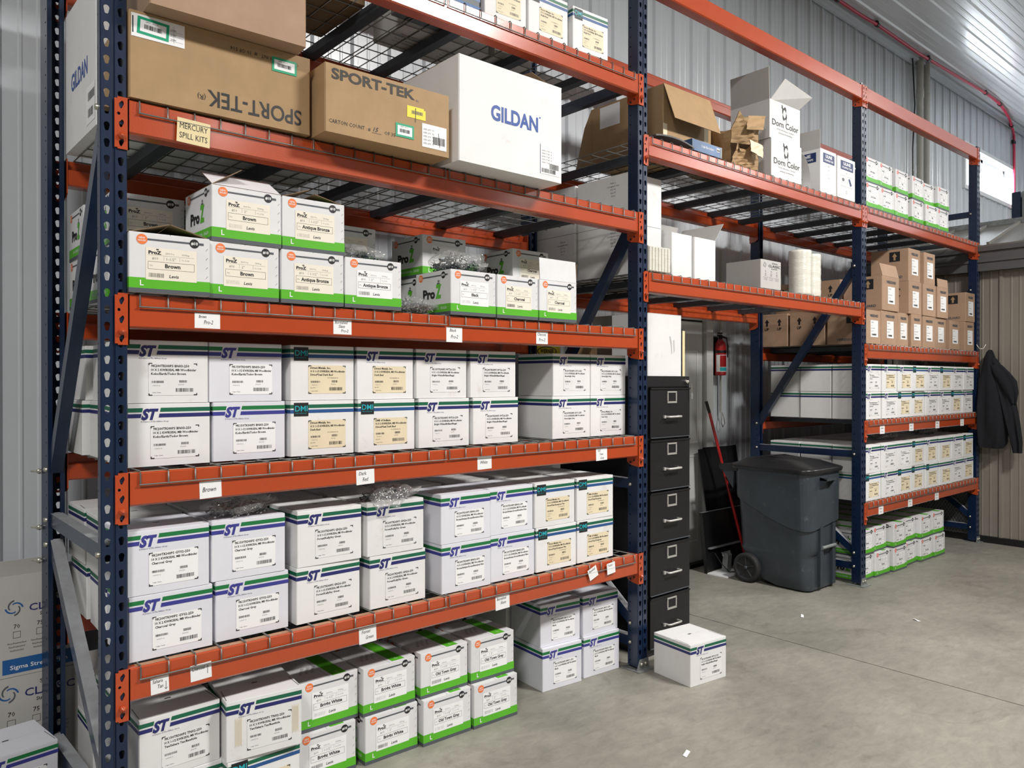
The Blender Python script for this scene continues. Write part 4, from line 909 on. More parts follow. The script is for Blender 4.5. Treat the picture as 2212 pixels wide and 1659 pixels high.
for q, mm in (([(0.36, D, H), (0.56, D, H), (0.53, D - .03, H + .06), (0.42, D - .16, H + .085)], 0),): 
    mb = MB(); mb.panel(q[::-1], 0.003, 'kraft_in', 'kraft_in'); ob('lid_flap', mb, t_)
mb = MB(); mb.panel([(0.0, D * .95, H), (0.0, 0.15, H), (0.05, 0.17, H + .022), (0.06, D * .9, H + .03)], 0.003, 'kraft_in', 'kraft_in'); ob('lid_flap', mb, t_)
mb = MB(); mb.panel([(W - .004, 0.03, H), (W - .004, D - .05, H), (W - .10, D - .08, H + .10), (W - .07, 0.12, H + .09)], 0.003, 'kraft_in', 'kraft_in'); ob('lid_flap', mb, t_)
t_ = thing('shipping_carton', 'tall white carton with blue lettering seen through the left end frame, fourth shelf', 'carton', (0.068, 0.345, Z0))
W, D, H = 0.40, 0.47, 0.53
mb = big(MB(), W, D, H, 'white_card'); mb.plane((0, D, 0), (0, -1, 0), (0, 0, 1)); mb.text('GILDAN', 0.10, H * .40, 0.062, 'gildan_blue', w=0.25, bold=0.02, res=3, l=0.001); ob('carton', mb, t_)
mb = MB(); mb.plane((0, D, 0), (0, -1, 0), (0, 0, 1)); mb.rect(0.33, 0.455, H * .05, H * .30, 'paper', 0.001); mb.barcode(0.36, H * .20, 0.09, 0.03, 'ink_soft', 2, 0.0015); mb.barcode(0.36, H * .09, 0.07, 0.03, 'ink_soft', 3, 0.0015); ob('shipping_label', mb, t_)
t_ = thing('shipping_carton', 'white carton lying behind the two brown cartons on the fourth shelf', 'carton', (0.56, 0.42, Z0)); mb = big(MB(), 0.42, 0.30, 0.31, 'white_card'); ob('carton', mb, t_)

# --- top shelf, near bay
Z0 = LV['T0'] + 0.007
t_ = thing('shipping_carton', 'carton with bright blue lower edge on the top shelf', 'carton', (1.215, 0.040, Z0)); mb = big(MB(), 0.29, 0.26, 0.25, 'bar_grey'); mb.plane((0, 0, 0), (1, 0, 0), (0, 0, 1)); mb.rect(0, .29, 0.0, 0.028, 'sigma_blue'); mb.rect(0, .29, .05, .20, 'dmi_blue'); ob('carton', mb, t_)
put_st(1.515, 0.022, Z0, 'striped carton with tan label, left of three on the top shelf', 'plain', False, K('DMI of Indiana', '10 X 1-1/2 KWIKSEAL MB Woodbinder', 'Bright Red'), 'tan', -3, W=0.232)
put_st(1.770, 0.020, Z0, 'striped carton with tan label, middle of three on the top shelf', 'DMI', False, K('Direct Metals, Inc.', '10 X 2 KWIKSEAL MB Woodbinder', 'Bright Red'), 'tan', -1, W=0.248)
put_st(2.052, 0.016, Z0, 'striped carton with tan label, right of three on the top shelf', 'DMI', False, K('Direct Metals, Inc.', '10 X 1-1/2 KWIKSEAL MB Woodbinder', 'Bright Red'), 'tan', -3, W=0.236)
for i, (x, y, W, D) in enumerate(((0.66, 0.30, 0.43, 0.40), (1.30, 0.32, 0.23, 0.27), (1.56, 0.34, 0.24, 0.26), (1.83, 0.33, 0.24, 0.26))):
    t_ = thing('shipping_carton', ('large dark-bottomed', 'small white', 'second small white', 'third small white')[i] + ' carton on the top shelf, seen through the mesh', 'carton', (x, y, Z0))
    mb = big(MB(), W, D, 0.22, 'grey_card' if i else 'kraft_in'); mb.plane((0, D, 0), (1, 0, 0), (0, -1, 0))
    for j in range(4): mb.text('WOODBINDER 250 PCS', W * .2, D * (.3 + .1 * j), 0.012, 'ink', l=0.0008, res=1)
    ob('carton', mb, t_)

# --- middle bay, upper shelf
Z0 = LV['E'] + 0.007
t_ = thing('shipping_carton', 'big brown carton with wide lid flap hanging over its front, middle bay', 'carton', (2.855, 0.105, Z0), R(-1)); W, D, H = 0.42, 0.56, 0.362
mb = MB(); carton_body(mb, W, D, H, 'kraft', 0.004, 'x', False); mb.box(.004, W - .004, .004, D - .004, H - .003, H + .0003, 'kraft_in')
mb.plane((0, D, 0), (0, -1, 0), (0, 0, 1)); mb.rect(0.08, 0.24, H * .62, H * .97, 'paper'); mb.plane((0, 0, 0), (1, 0, 0), (0, 0, 1)); mb.rect(0, .035, 0.0, H * .4, 'tan_label'); mb.rect(W - .045, W - .005, 0.0, H * .75, 'tan_label')
ob('carton', mb, t_)
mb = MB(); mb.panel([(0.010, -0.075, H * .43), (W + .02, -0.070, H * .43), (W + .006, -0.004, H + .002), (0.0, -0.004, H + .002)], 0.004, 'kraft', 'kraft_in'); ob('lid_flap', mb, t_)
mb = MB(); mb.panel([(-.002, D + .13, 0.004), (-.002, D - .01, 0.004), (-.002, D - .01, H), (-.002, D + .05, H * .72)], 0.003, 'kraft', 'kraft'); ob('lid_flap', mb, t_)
t_ = thing('plastic_lid', 'flat dark grey plastic lid lying in front of the big brown carton', 'lid', (2.66, 0.0, Z0)); mb = MB()
pts = [(0, .02), (.01, 0), (.05, -.01), (.30, -.012), (.33, 0), (.335, .015)]; NN = 10
for i in range(NN):
    x0 = .34 * i / NN; x1 = .34 * (i + 1) / NN; f = lambda x: 0.034 * math.sin(PI * min(1, (x + .05) / .42)) ** .7
    mb.panel([(x0, 0, f(x0)), (x1, 0, f(x1)), (x1, .10, f(x1)), (x0, .10, f(x0))], 0.008, 'siding_dark')
ob('lid_panel', mb, t_)
t_ = thing('folder_box', 'flat blue box lettered 3-tab file folders on middle bay upper shelf', 'box', (2.985, 0.004, Z0), R(0)); mb = MB(); carton_body(mb, .285, .085, .062, 'folder_blue', .002); mb.plane((0, 0, 0), (1, 0, 0), (0, 0, 1))
mb.text('3-tab file folders', 0.085, .028, .014, 'white_ink', w=.12, bold=.01); mb.rect(.232, .262, .03, .052, 'paper'); mb.barcode(.234, .033, .026, .012, 'ink', 3); mb.rect(.268, .285, 0, .062, 'galv'); mb.rect(0, .004, 0, .062, 'galv')
ob('box_body', mb, t_); t_.location = (2.985, 0.004, Z0)
# torn carton
t_ = thing('torn_carton', 'torn and crushed brown carton left of the two white logo cartons', 'carton', (3.42, 0.04, Z0 + .012))
def crumple(mb, q, m, n=8, amp=0.012, seed=1, jag=0.0, back='kraft_in'):
    r = random.Random(seed); q = [Vector(p) for p in q]; nn = (q[1] - q[0]).cross(q[3] - q[0]).normalized(); G = []
    for j in range(n + 1):
        row = []
        for i in range(n + 1):
            u, v = i / n, j / n; p_ = q[0] * (1 - u) * (1 - v) + q[1] * u * (1 - v) + q[2] * u * v + q[3] * (1 - u) * v
            e = amp * (math.sin(5 * u + 3 * v + seed) + .6 * math.sin(11 * v + 7 * u * seed) + r.uniform(-.5, .5))
            if jag and j == n: p_ = p_ + (q[3] - q[0]) * r.uniform(-jag, jag)
            row.append(p_ + nn * e)
        G.append(row)
    vs = [p for row in G for p in row]; k = len(vs); vs += [p - nn * .004 for p in vs]; N = n + 1; fs = []; fb = []
    for j in range(n):
        for i in range(n): a = j * N + i; fs.append((a, a + 1, a + 1 + N, a + N)); fb.append((a + k, a + N + k, a + 1 + N + k, a + 1 + k))
    mb.add(vs, fs, m); mb.add(vs, fb, back)
mb = MB()
crumple(mb, [(0, .36, 0), (0, 0, 0), (-.02, -.01, .20), (-.02, .36, .26)], 'kraft', 8, .005, 2, .06); crumple(mb, [(0, 0, 0), (.33, 0.03, 0), (.30, .0, .13), (.04, -.02, .11)], 'kraft', 8, .006, 3, .3)
crumple(mb, [(.33, .03, 0), (.33, .36, 0), (.33, .36, .27), (.31, .04, .22)], 'kraft', 8, .006, 5, .08); crumple(mb, [(.33, .36, 0), (0, .36, 0), (-.02, .36, .30), (.33, .36, .28)], 'kraft_in', 8, .010, 6, .1)
crumple(mb, [(.02, .05, .14), (.28, .0, .16), (.26, -.03, .28), (.05, -.02, .30)], 'kraft', 8, .006, 9, .12)
mb.box(0.01, .32, .04, .35, .001, .006, 'kraft_in'); ob('carton', mb, t_)
mb = MB(); crumple(mb, [(.12, -.03, .22), (.27, -.05, .24), (.29, -.055, .33), (.15, -.02, .31)], 'kraft', 5, .003, 4); ob('torn_flap', mb, t_)
mb = MB(); crumple(mb, [(.13, -.05, .085), (.27, -.05, .07), (.275, -.04, .15), (.14, -.04, .16)], 'tan_label', 5, .003, 7, 0, 'kraft'); ob('torn_flap', mb, t_)
t_ = thing('shipping_carton', 'dark kraft carton end between big brown carton and torn carton', 'carton', (3.300, 0.16, Z0), R(0)); mb = MB(); carton_body(mb, .09, .40, .285, 'kraft', .003); ob('carton', mb, t_)
mb = MB(); mb.panel([(0.0, .0, .285), (.09, .0, .285), (.08, .02, .37), (.03, .03, .35)], .003, 'kraft_in', 'kraft'); ob('lid_flap', mb, t_)
def dorn(label, x, y, z, rz, fl):
    t_ = thing('logo_carton', label, 'carton', (x, y, z), R(rz), 'white cartons with black flower logo'); W, D, H = .355, .29, .242
    mb = MB(); carton_body(mb, W, D, H, 'white_card', .003, 'x', not fl)
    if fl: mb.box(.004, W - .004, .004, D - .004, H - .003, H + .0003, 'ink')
    mb.plane((0, 0, 0), (1, 0, 0), (0, 0, 1)); mb.text('Dorn Color', W * .07, H * .36, H * .155, 'ink', w=W * .86, bold=.012, res=3)
    mb.text('23 Marcella Avenue, Cleveland', W * .22, H * .27, H * .038, 'ink_soft', w=W * .56, res=1); mb.text('printing and finishing', W * .28, H * .18, H * .04, 'ink_soft', w=W * .44, res=1)
    cx, cz, s_ = W * .47, H * .74, H * .09        # swirling petals
    for k, (a, ph) in enumerate(((20, 0), (100, .2), (190, .4), (280, .3))):
        pts = []
        for i in range(9): u = i / 8; aa = R(a + 95 * u); rr = s_ * (1.15 + .62 * math.sin(PI * u)); pts.append((cx + rr * math.cos(aa) * .8, cz + rr * math.sin(aa) * 1.25))
        for i in range(8, -1, -1): u = i / 8; aa = R(a + 95 * u); rr = s_ * (1.05 - .15 * math.sin(PI * u)); pts.append((cx + rr * math.cos(aa) * .8, cz + rr * math.sin(aa) * 1.25))
        mb.poly(pts, 'ink')
    mb.poly([(cx + s_ * .9, cz - s_ * 1.4), (cx + s_ * 1.15, cz - s_ * 1.6), (cx + s_ * 1.1, cz - s_ * 2.7), (cx + s_ * .95, cz - s_ * 2.7)], 'ink'); mb.poly([(cx - s_ * 1.6, cz + s_ * 1.4), (cx - s_ * .9, cz + s_ * 1.1), (cx - s_ * .9, cz + s_ * 2.1), (cx - s_ * 1.5, cz + s_ * 2.6)], 'ink')
    ob('carton', mb, t_)
    if fl: flaps(t_, W, D, H, {'l': (2, .20), 'b': (-55, .08)}, 'grey_card', 'grey_card'); m2 = MB(); m2.panel([(0.03, .02, H), (W, .02, H), (W + .10, -.03, H + .10), (.16, -.01, H + .16)], .003, 'grey_card', 'grey_card'); ob('lid_flap', m2, t_)
    return t_
dorn('lower white carton with black flower logo, middle bay upper shelf', 3.826, 0.015, Z0, -1.5, False); dorn('upper white carton with black flower logo and lid flaps open', 3.815, 0.020, Z0 + .2435, -1.5, True)
def uline(label, x, y, W, D, rz=0, tall=0.297, pic=False):
    t_ = thing('tape_carton', label, 'carton', (x, y, Z0), R(rz), 'white tape cartons with navy label'); mb = MB(); carton_body(mb, W, D, tall, 'white_card', .003)
    for w_ in 'fl':
        Lf = face(mb, w_, W, D); mb.rect(Lf * .16, Lf * .88, tall * .70, tall * .92, 'uline_navy'); mb.text('ULINE', Lf * .52, tall * .82, tall * .07, 'white_ink', al='c', w=Lf * .42, bold=.03, l=.001); mb.text('STRAPPING TAPE', Lf * .52, tall * .74, tall * .045, 'white_ink', al='c', w=Lf * .56, bold=.02, l=.001)
        if w_ == 'f' and pic:
            mb.frame(Lf * .16, Lf * .46, tall * .30, tall * .56, .001, 'ink_soft', .0008); mb.frame(Lf * .54, Lf * .84, tall * .30, tall * .56, .001, 'ink_soft', .0008); mb.disc(Lf * .31, tall * .46, .018, 'ink_soft', ry=.012); mb.poly([(Lf * .60, tall * .50), (Lf * .68, tall * .53), (Lf * .80, tall * .38), (Lf * .72, tall * .33)], 'uline_navy')
        for i, s_ in enumerate(('S-423', 'QTY', '2" x 60', 'yds 12')): mb.text(s_, Lf * .5, tall * (.62 - .09 * i if not pic else .62 - .4 * (i > 0) - .03 * i), tall * .022, 'ink', al='c', res=1, l=.001)
    ob('carton', mb, t_); return t_
u1 = uline('white tape carton with raised back flap beside the white logo cartons', 4.440, 0.010, .222, .26); flaps(u1, .222, .26, .297, {'l': (0, .13)}, 'grey_card', 'grey_card')
uline('white tape carton with line drawings, beside the second blue post', 4.672, 0.004, .262, .26, 0, .29, True)
t_ = thing('label_roll', 'curled white paper sheet hanging between logo cartons and tape carton', 'paper roll', (4.28, .02, Z0)); mb = MB(); N = 12; vs = []
for i in range(N + 1):
    a = R(100 * i / N); vs.append((.12 * math.sin(a) - .06, .01, .22 - .18 * (1 - math.cos(a)) ** 1.0)); 
vs2 = [(x, y + .05, z) for x, y, z in vs]; mb.add(vs + vs2, [(i, i + 1, i + N + 2, i + N + 1) for i in range(N)], 'paper', True); mb.add([(x + .002, y, z + .002) for x, y, z in vs + vs2], [(i + N + 1, i + N + 2, i + 1, i) for i in range(N)], 'paper', True); ob('paper_sheet', mb, t_)
t_.location.z = Z0 - .0 
# --- middle bay, lower shelf
Z0 = LV['F'] + 0.007
def plain(label, x, y, z, W, D, H, rz=0, m='white_card', fl=None, text=True, group='plain white cartons', mi='grey_card'):
    t_ = thing('plain_carton', label, 'carton', (x, y, z), R(rz), group); mb = MB(); carton_body(mb, W, D, H, m, .003, 'y', not fl)
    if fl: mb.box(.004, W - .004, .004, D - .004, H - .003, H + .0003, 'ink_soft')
    if text:
        mb.plane((0, D, 0), (0, -1, 0), (0, 0, 1))
        for i in range(5): mb.text(('Made in', 'Corrugated Cube', 'ECT 32', 'Size 14', 'Gross')[i], D * .70, H * (.84 - .065 * i), H * .032, 'ink', al='c', res=1, l=.001)
    ob('carton', mb, t_)
    if fl: flaps(t_, W, D, H, fl, m, mi)
    return t_
plain('lower front white carton of the stack beside first inner blue post', 2.605, .135, Z0, .275, .385, .272); plain('upper front white carton of the stack beside first inner blue post', 2.605, .135, Z0 + .274, .275, .385, .272)
plain('lower rear white carton of the stack beside first inner blue post', 2.600, .535, Z0, .275, .34, .272); plain('upper rear white carton of the stack beside first inner blue post', 2.600, .535, Z0 + .274, .275, .34, .272)
plain('open white carton with kraft-backed flap, left of the open pair', 2.895, .075, Z0, .185, .30, .25, 0, fl={'l': (2, .02), 'b': (-10, .13), 'f': (-75, .03)}, text=False)
plain('open white carton with flap folded out to the right', 3.085, .060, Z0, .205, .30, .245, 0, fl={'r': (38, .14), 'b': (-15, .12)}, text=False)
plain('grey carton at the back behind the open white pair', 3.00, .50, Z0, .36, .34, .36, 0, 'grey_card', text=False)
t_ = thing('wrapped_pack', 'small ridged silver shrink-wrapped pack in front of white carton stack', 'wrapped pack', (2.605, 0.006, Z0)); mb = MB()
for i in range(7): mb.box(.0 + .026 * i, .022 + .026 * i, 0, .11, .001, .135, 'film'); mb.tube([(.011 + .026 * i, -.001, .004), (.011 + .026 * i, -.001, .13)], .010, 'film', 8)
ob('wrapped_body', mb, t_)
t_ = thing('film_carton', 'grey-white carton with round swirl logo and tick boxes, middle bay', 'carton', (3.700, .012, Z0), 0); mb = MB(); W, D, H = .236, .25, .178; carton_body(mb, W, D, H, 'grey_card', .003)
def sigma_face(mb, W, H, blue=True, s=1.0, two=True, y0=0.0):
    for k in range(4):
        a0 = 90 * k; pts = []
        for i in range(10): u = i / 9; aa = R(a0 + 110 * u); rr = H * .10 * (1.0 - .45 * u); pts.append((W * .19 + rr * math.cos(aa), H * (.82 + y0) + rr * math.sin(aa)))
        for i in range(9, -1, -1): u = i / 9; aa = R(a0 + 110 * u); rr = H * .10 * (.80 - .40 * u); pts.append((W * .19 + rr * math.cos(aa), H * (.82 + y0) + rr * math.sin(aa)))
        mb.poly(pts, ('sigma_blue', 'bar_grey')[k % 2] if blue else 'bar_grey')
    mb.text('SIGMA', W * .54, H * (.88 + y0), H * .045, 'ink', w=W * .28, res=2); mb.text('CLASSIC', W * .37, H * (.76 + y0), H * .085, 'navy' if blue else 'ink', w=W * .58, bold=.01); mb.text('Stretch Film', W * .5, H * (.69 + y0), H * .04, 'ink', w=W * .3, bold=.01, res=1)
    for i, g_ in enumerate(('70', '75', '80')):
        x = W * (.22 + .28 * i); mb.text(g_, x, H * (.57 + y0), H * .05, 'ink', al='c', res=1); mb.frame(x - H * .04, x + H * .04, H * (.45 + y0), H * (.53 + y0), .0012, 'ink', .001)
        for j in range(3): mb.text('Non-Prestretched', x, H * (.38 - .045 * j + y0), H * .022, 'ink', al='c', w=W * (.22 - .03 * j), res=1)
face(mb, 'f', W, D); sigma_face(mb, W, H, False); ob('carton', mb, t_)
for i, (x, r_, h_) in enumerate(((4.335, .074, .305), (4.520, .066, .30))):
    t_ = thing('film_roll', ('larger left', 'slimmer right')[i] + ' upright roll of clear stretch film, middle bay lower shelf', 'film roll', (x, .10 + .02 * i, Z0), 0, 'upright rolls of stretch film'); mb = MB()
    pr = [(.038, 0), (r_, 0)]; rr = random.Random(i)
    for k in range(1, 20): pr.append((r_ + rr.uniform(-.0015, .0012), h_ * k / 20))
    pr += [(r_, h_), (.038, h_)]; mb.lathe(pr, 'film', n=32); ob('film', mb, t_)
    mb = MB(); mb.lathe([(.033, 0), (.038, 0), (.038, h_ + .004), (.033, h_ + .004), (.033, 0)], 'kraft', n=20); ob('core_tube', mb, t_)

# --- far bay
Z0 = LV['E'] + 0.007
for k, xs_ in ((0, (5.125, 5.378, 5.640, 5.960, 6.236, 6.482)), (1, (5.120, 5.362, 5.655, 5.965, 6.232, 6.490))):
    for i, x in enumerate(xs_):
        put_pz(x, 0.02 + (0.03 if i == 4 and k else 0), Z0 + k * HZ, '%s green-banded carton, %s stack from the left, top shelf of far bay' % (('lower', 'upper')[k], ORDN[i]), 'Light Stone' if i < 2 else 'Clay', '2"', random.uniform(-2, 2), red=True, white=True, group='green-banded cartons, far bay top')
Z0 = LV['G'] + 0.007
def up_arrow(mb, x, z, s, m): mb.poly([(x - s * .28, z - s), (x + s * .28, z - s), (x + s * .28, z), (x + s * .7, z), (x, z + s), (x - s * .7, z), (x - s * .28, z)], m, .0009)
BRC = {}
def brown(x, y, z, W, label, D=.30, H=.262, rz=0, black_sq=True, fl=None):
    k = (W, D, H, black_sq)
    if k not in BRC:
        mb = MB(); carton_body(mb, W, D, H, 'kraft_pink', .003)
        face(mb, 'f', W, D); mb.text('WIREGUARD', W * .25, H * .80, H * .075, 'bar_grey', w=W * .55, bold=.04)
        face(mb, 'l', W, D)
        if black_sq: mb.rect(D * .50, D * .78, H * .62, H * .92, 'ink'); up_arrow(mb, D * .64, H * .77, H * .11, 'kraft'); mb.text('WIREGUARD', D * .25, H * .10, H * .07, 'bar_grey', w=D * .6, bold=.03)
        else:
            for a in (.28, .72): up_arrow(mb, D * a, H * .74, H * .11, 'ink'); mb.text('UP', D * a, H * .50, H * .08, 'ink', al='c', bold=.02)
        lb = MB(); lb.plane((0, 0, 0), (1, 0, 0), (0, 0, 1)); a, b = W * .5 - .062, W * .5 + .062; a, b = max(.008, a + .01), min(W - .008, b + .01)
        lb.rect(a, b, H * .20, H * .70, 'paper', .0009)
        for i, (s_, hh) in enumerate((('4-38120', .035), ('Lot 2211', .02), ('PANEL FASTENER', .022), ('Qty 3,000', .025))): lb.text(s_, a + .01, H * (.62 - .085 * i), H * hh, 'ink', maxw=(b - a) * .85, res=1, l=.0014)
        lb.barcode(a + .02, H * .25, (b - a) * .6, H * .05, 'ink', 5, .0014)
        BRC[k] = (mb.mesh('carton'), lb.mesh('shipping_label'))
    t_ = thing('brown_carton', label, 'carton', (x, y, z), R(rz), 'brown cartons on the third shelf of far bay'); ob('carton', BRC[k][0], t_); ob('shipping_label', BRC[k][1], t_)
    if fl: flaps(t_, W, D, H, fl, 'kraft_pink', 'kraft_in')
    return t_
g0 = ((5.115, .24), (5.385, .30), (5.700, .20), (5.915, .195), (6.160, .245), (6.435, .235), (6.725, .21), (7.100, .225))
for i, (x, W) in enumerate(g0): brown(x, .004 + .008 * (i % 3), Z0, W, 'bottom-row brown carton, %s from the left, third shelf of far bay' % ORDN[i], H=(.262 if i not in (0, 6) else .25), black_sq=i in (0, 1, 7), rz=random.uniform(-1, 1))
g1 = ((5.385, .30, {'f': (-14, .10)}), (5.870, .245, None), (6.150, .265, None), (6.448, .235, {'f': (-4, .07)}), (7.100, .225, None))
for i, (x, W, f_) in enumerate(g1): brown(x, .006, Z0 + .2635, W, 'second-row brown carton, %s from the left, third shelf of far bay' % ORDN[i], black_sq=i in (0, 4), fl=f_)
for i, (x, W) in enumerate(((5.870, .230), (6.180, .225))): brown(x, .010, Z0 + .527, W, 'top-row brown carton, %s of two on the far bay third shelf' % ('left', 'right')[i], black_sq=not i)
for i, y in enumerate((.325, .635)):
    for k in (0, 1): brown(5.12 + .25 * k, y, Z0 + k * .2635, .25, '%s brown carton in %s row at left end, third shelf of far bay' % (('lower', 'upper')[k], ('middle', 'back')[i]), D=.29 if i == 0 else .25, black_sq=False)
    brown(5.38, y, Z0, .25, 'lower brown carton in %s row, second from left end, third shelf of far bay' % ('middle', 'back')[i], D=.29 if i == 0 else .25, black_sq=False)
    brown(5.66, y, Z0, .25, 'lower brown carton in %s row, third from left end, third shelf of far bay' % ('middle', 'back')[i], D=.29 if i == 0 else .25, black_sq=False)
    brown(5.66, y, Z0 + .2635, .25, 'upper brown carton in %s row, third from left end, third shelf of far bay' % ('middle', 'back')[i], D=.29 if i == 0 else .25, black_sq=False)
CDS = [('9K150TKH0PS GN26-250', 'Forest Green'), ('9K200TKH0PS BN03-250', 'Tudor Brown'), ('Direct Metals, Inc.', 'Rustic Red'), ('DMI of Indiana', 'Dark Red'), ('9K150TKH0PS RD02-250', 'Rural Red'), ('Direct Metals, Inc.', 'Gallery Blue'), ('9K200TKH0PS BL01-250', 'Ocean Blue'), ('9K150TKH0PS GY02-250', 'Charcoal')]
def far_row(lv, ynm, specs, xs_, sh):
    Z0 = LV[lv] + 0.007
    for k in (0, 1):
        for i in range(8):
            lg, st = specs[k][i]; c = CDS[(i + k * 3) % 8]
            put_st(xs_[i], .006 + random.uniform(0, .012), Z0 + k * HS, '%s striped carton, %s stack from the left, %s shelf of far bay' % (('lower', 'upper')[k], ORDN[i], sh), lg, False, [c[0], '10 X 1-1/2 KWIKSEAL MB Woodbinder', c[1]], st, random.uniform(-1.2, 1.2), group='striped cartons, far bay ' + sh + ' shelf')
far_row('H', 0, ([('ST', 'print'), ('ST', 'print'), ('DMI', 'tan'), ('DMI', 'tan'), ('ST', 'print'), ('ST', 'print'), ('DMI', 'tan'), ('ST', 'print')],
                 [('ST', 'print'), ('ST', 'tan'), ('ST', 'tan'), ('DMI', 'tan'), ('ST', 'print'), ('DMI', 'tan'), ('ST', 'print'), ('ST', 'print')]), [5.112 + .2775 * i for i in range(8)], 'second')
far_row('I', 0, ([('DMI', 'tan'), ('ST', 'print'), ('DMI', 'tan'), ('DMI', 'tan'), ('DMI', 'tan'), ('plain', 'tan'), ('ST', 'print'), ('ST', 'tan')],
                 [('ST', 'print'), ('ST', 'print'), ('plain', 'white'), ('DMI', 'tan'), ('ST', 'tan'), ('plain', 'tan'), ('ST', 'print'), ('DMI', 'tan')]), [5.112 + .2775 * i for i in range(8)], 'lowest')
for lv, sh in (('H', 'second'), ('I', 'lowest')):
    for rr in (1, 2):
        for k in (0, 1): put_st(5.118 + random.uniform(-.008, .008), .010 + rr * .262, LV[lv] + .007 + k * HS, '%s striped carton in %s row at left end, %s shelf of far bay' % (('lower', 'upper')[k], ('', 'middle', 'back')[rr], sh), 'plain', group='striped cartons, far bay ' + sh + ' shelf')
for rr in (1, 2):
    for i in range(1, 8):
        for k in (0, 1): put_st(5.112 + .2775 * i + random.uniform(-.006, .006), .015 + rr * .265, LV['I'] + .007 + k * HS, '%s striped carton, %s row, behind %s stack, lowest shelf of far bay' % (('lower', 'upper')[k], ('', 'middle', 'back')[rr], ORDN[i]), 'plain', group='striped cartons, far bay lowest shelf')
Z0 = 0.001
fx = ((5.131, .06), (5.375, .05), (5.650, .03), (5.910, .05), (6.170, .03), (6.430, .02))
for i, (x, y) in enumerate(fx):
    for k in (0, 1): put_pz(x + (.004 * k), y + (.02 if i % 2 and k else 0), Z0 + k * HZ, '%s green-banded carton, %s stack from the left, floor of far bay' % (('lower', 'upper')[k], ORDN[i]), ('Brown', 'Brown', 'Charcoal', 'Charcoal', 'Zinc Plus', 'Zinc Plus')[i], '2"', random.uniform(-2, 2), red=True, white=True, group='green-banded cartons, far bay floor')
for rr in (1, 2):
    for i, (x, y) in enumerate(fx):
        for k in (0, 1):
            put_pz(x, .06 + rr * .27, Z0 + k * HZ, '%s green-banded carton, %s row behind %s stack, floor of far bay' % (('lower', 'upper')[k], ('', 'middle', 'back')[rr], ORDN[i]), red=True, group='green-banded cartons, far bay floor')
Zi = LV['I'] + .007 + 2 * HS + .001
bag('clear bag of screws on the third and fourth striped cartons, lowest shelf of far bay', (5.86, .22, Zi), .17, .11, .075, 'screw_grey', 120, 11, 0)
bag('cloudy clear bag further right on the striped cartons, lowest shelf of far bay', (6.72, .24, Zi), .18, .11, .085, 'screw_dark', 40, 12, 0)
bag('small clear bag on the second-shelf striped cartons of far bay', (6.55, .18, LV['H'] + .007 + 2 * HS + .001), .11, .08, .045, 'screw_dark', 40, 13, 0)

# ------------------------------------------------------------------ filing cabinet and what stands on it
cab = thing('filing_cabinet', 'tall black five-drawer filing cabinet beside the inner blue post', 'filing cabinet', (2.712, .10, 0))
W, D, H = .378, .67, 1.53
mb = MB(); mb.box(0, W, .012, D, 0, H, 'black_steel'); mb.box(0, .009, 0, .012, 0, H, 'black_steel'); mb.box(W - .009, W, 0, .012, 0, H, 'black_steel'); mb.box(.009, W - .009, 0, .012, H - .058, H, 'black_steel'); mb.box(.009, W - .009, 0, .012, 0, .035, 'black_steel')
ob('cabinet_body', mb, cab)
dh = (H - .058 - .035) / 5
for k in range(5):
    z0 = .035 + k * dh
    mb = MB(); mb.box(.013, W - .013, -.012, .0118, z0 + .006, z0 + dh - .006, 'black_steel'); mb.box(.013, W - .013, -.018, -.012, z0 + dh - .014, z0 + dh - .006, 'black_steel'); mb.box(.014, W - .014, -.0185, -.012, z0 + .006, z0 + .009, 'bar_grey')
    dr = ob('drawer', mb, cab)
    mb = MB(); mb.plane((0, -.012, 0), (1, 0, 0), (0, 0, 1)); cx = W * .53; zc = z0 + dh * .80
    for (a0, a1, b0, b1) in ((-.042, .042, .024, .032), (-.042, .042, -.034, -.024), (-.042, -.034, -.026, .026), (.034, .042, -.026, .026)): mb.box(cx + a0, cx + a1, -.016, -.012, zc + b0, zc + b1, 'satin')
    ob('label_holder', mb, dr)
    mb = MB(); zc = z0 + dh * .42; mb.tube([(cx - .055, -.012, zc), (cx - .055, -.038, zc), (cx - .045, -.042, zc), (cx + .045, -.042, zc), (cx + .055, -.038, zc), (cx + .055, -.012, zc)], .006, 'satin', 8); mb.box(cx - .078, cx - .062, -.022, -.012, zc - .008, zc + .008, 'satin'); ob('handle', mb, dr)
mb = MB(); mb.lathe([(0, -.018), (.010, -.016), (.012, 0)], 'chrome', (W - .03, 0, H - .03), 14, 'y'); mb.tube([(W - .03, -.02, H - .03), (W - .012, -.024, H - .045), (W - .006, -.02, H - .10)], .003, 'chrome', 5); mb.box(W - .012, W + .004, -.022, -.019, H - .13, H - .095, 'galv'); ob('lock_and_keys', mb, cab)
Zc = H + .001
t_ = thing('plain_carton', 'white carton with grey scuffs standing on the black filing cabinet', 'carton', (2.722, .105, Zc)); mb = MB(); carton_body(mb, .300, .26, .345, 'white_card', .003, 'y'); mb.plane((0, 0, 0), (1, 0, 0), (0, 0, 1))
mb.poly([(.19, .22), (.20, .225), (.212, .19), (.215, .13), (.208, .12), (.204, .17), (.195, .20)], 'grey_card'); mb.poly([(.225, .20), (.235, .205), (.238, .14), (.23, .13)], 'grey_card'); ob('carton', mb, t_)
t_ = thing('binder', 'narrow yellow and black upright item right of the white carton on cabinet', 'binder', (3.030, .12, Zc)); mb = MB(); mb.box(0, .022, 0, .22, 0, .27, 'black'); mb.box(.0225, .045, 0, .22, 0, .26, 'tag_yellow'); ob('binder_body', mb, t_)
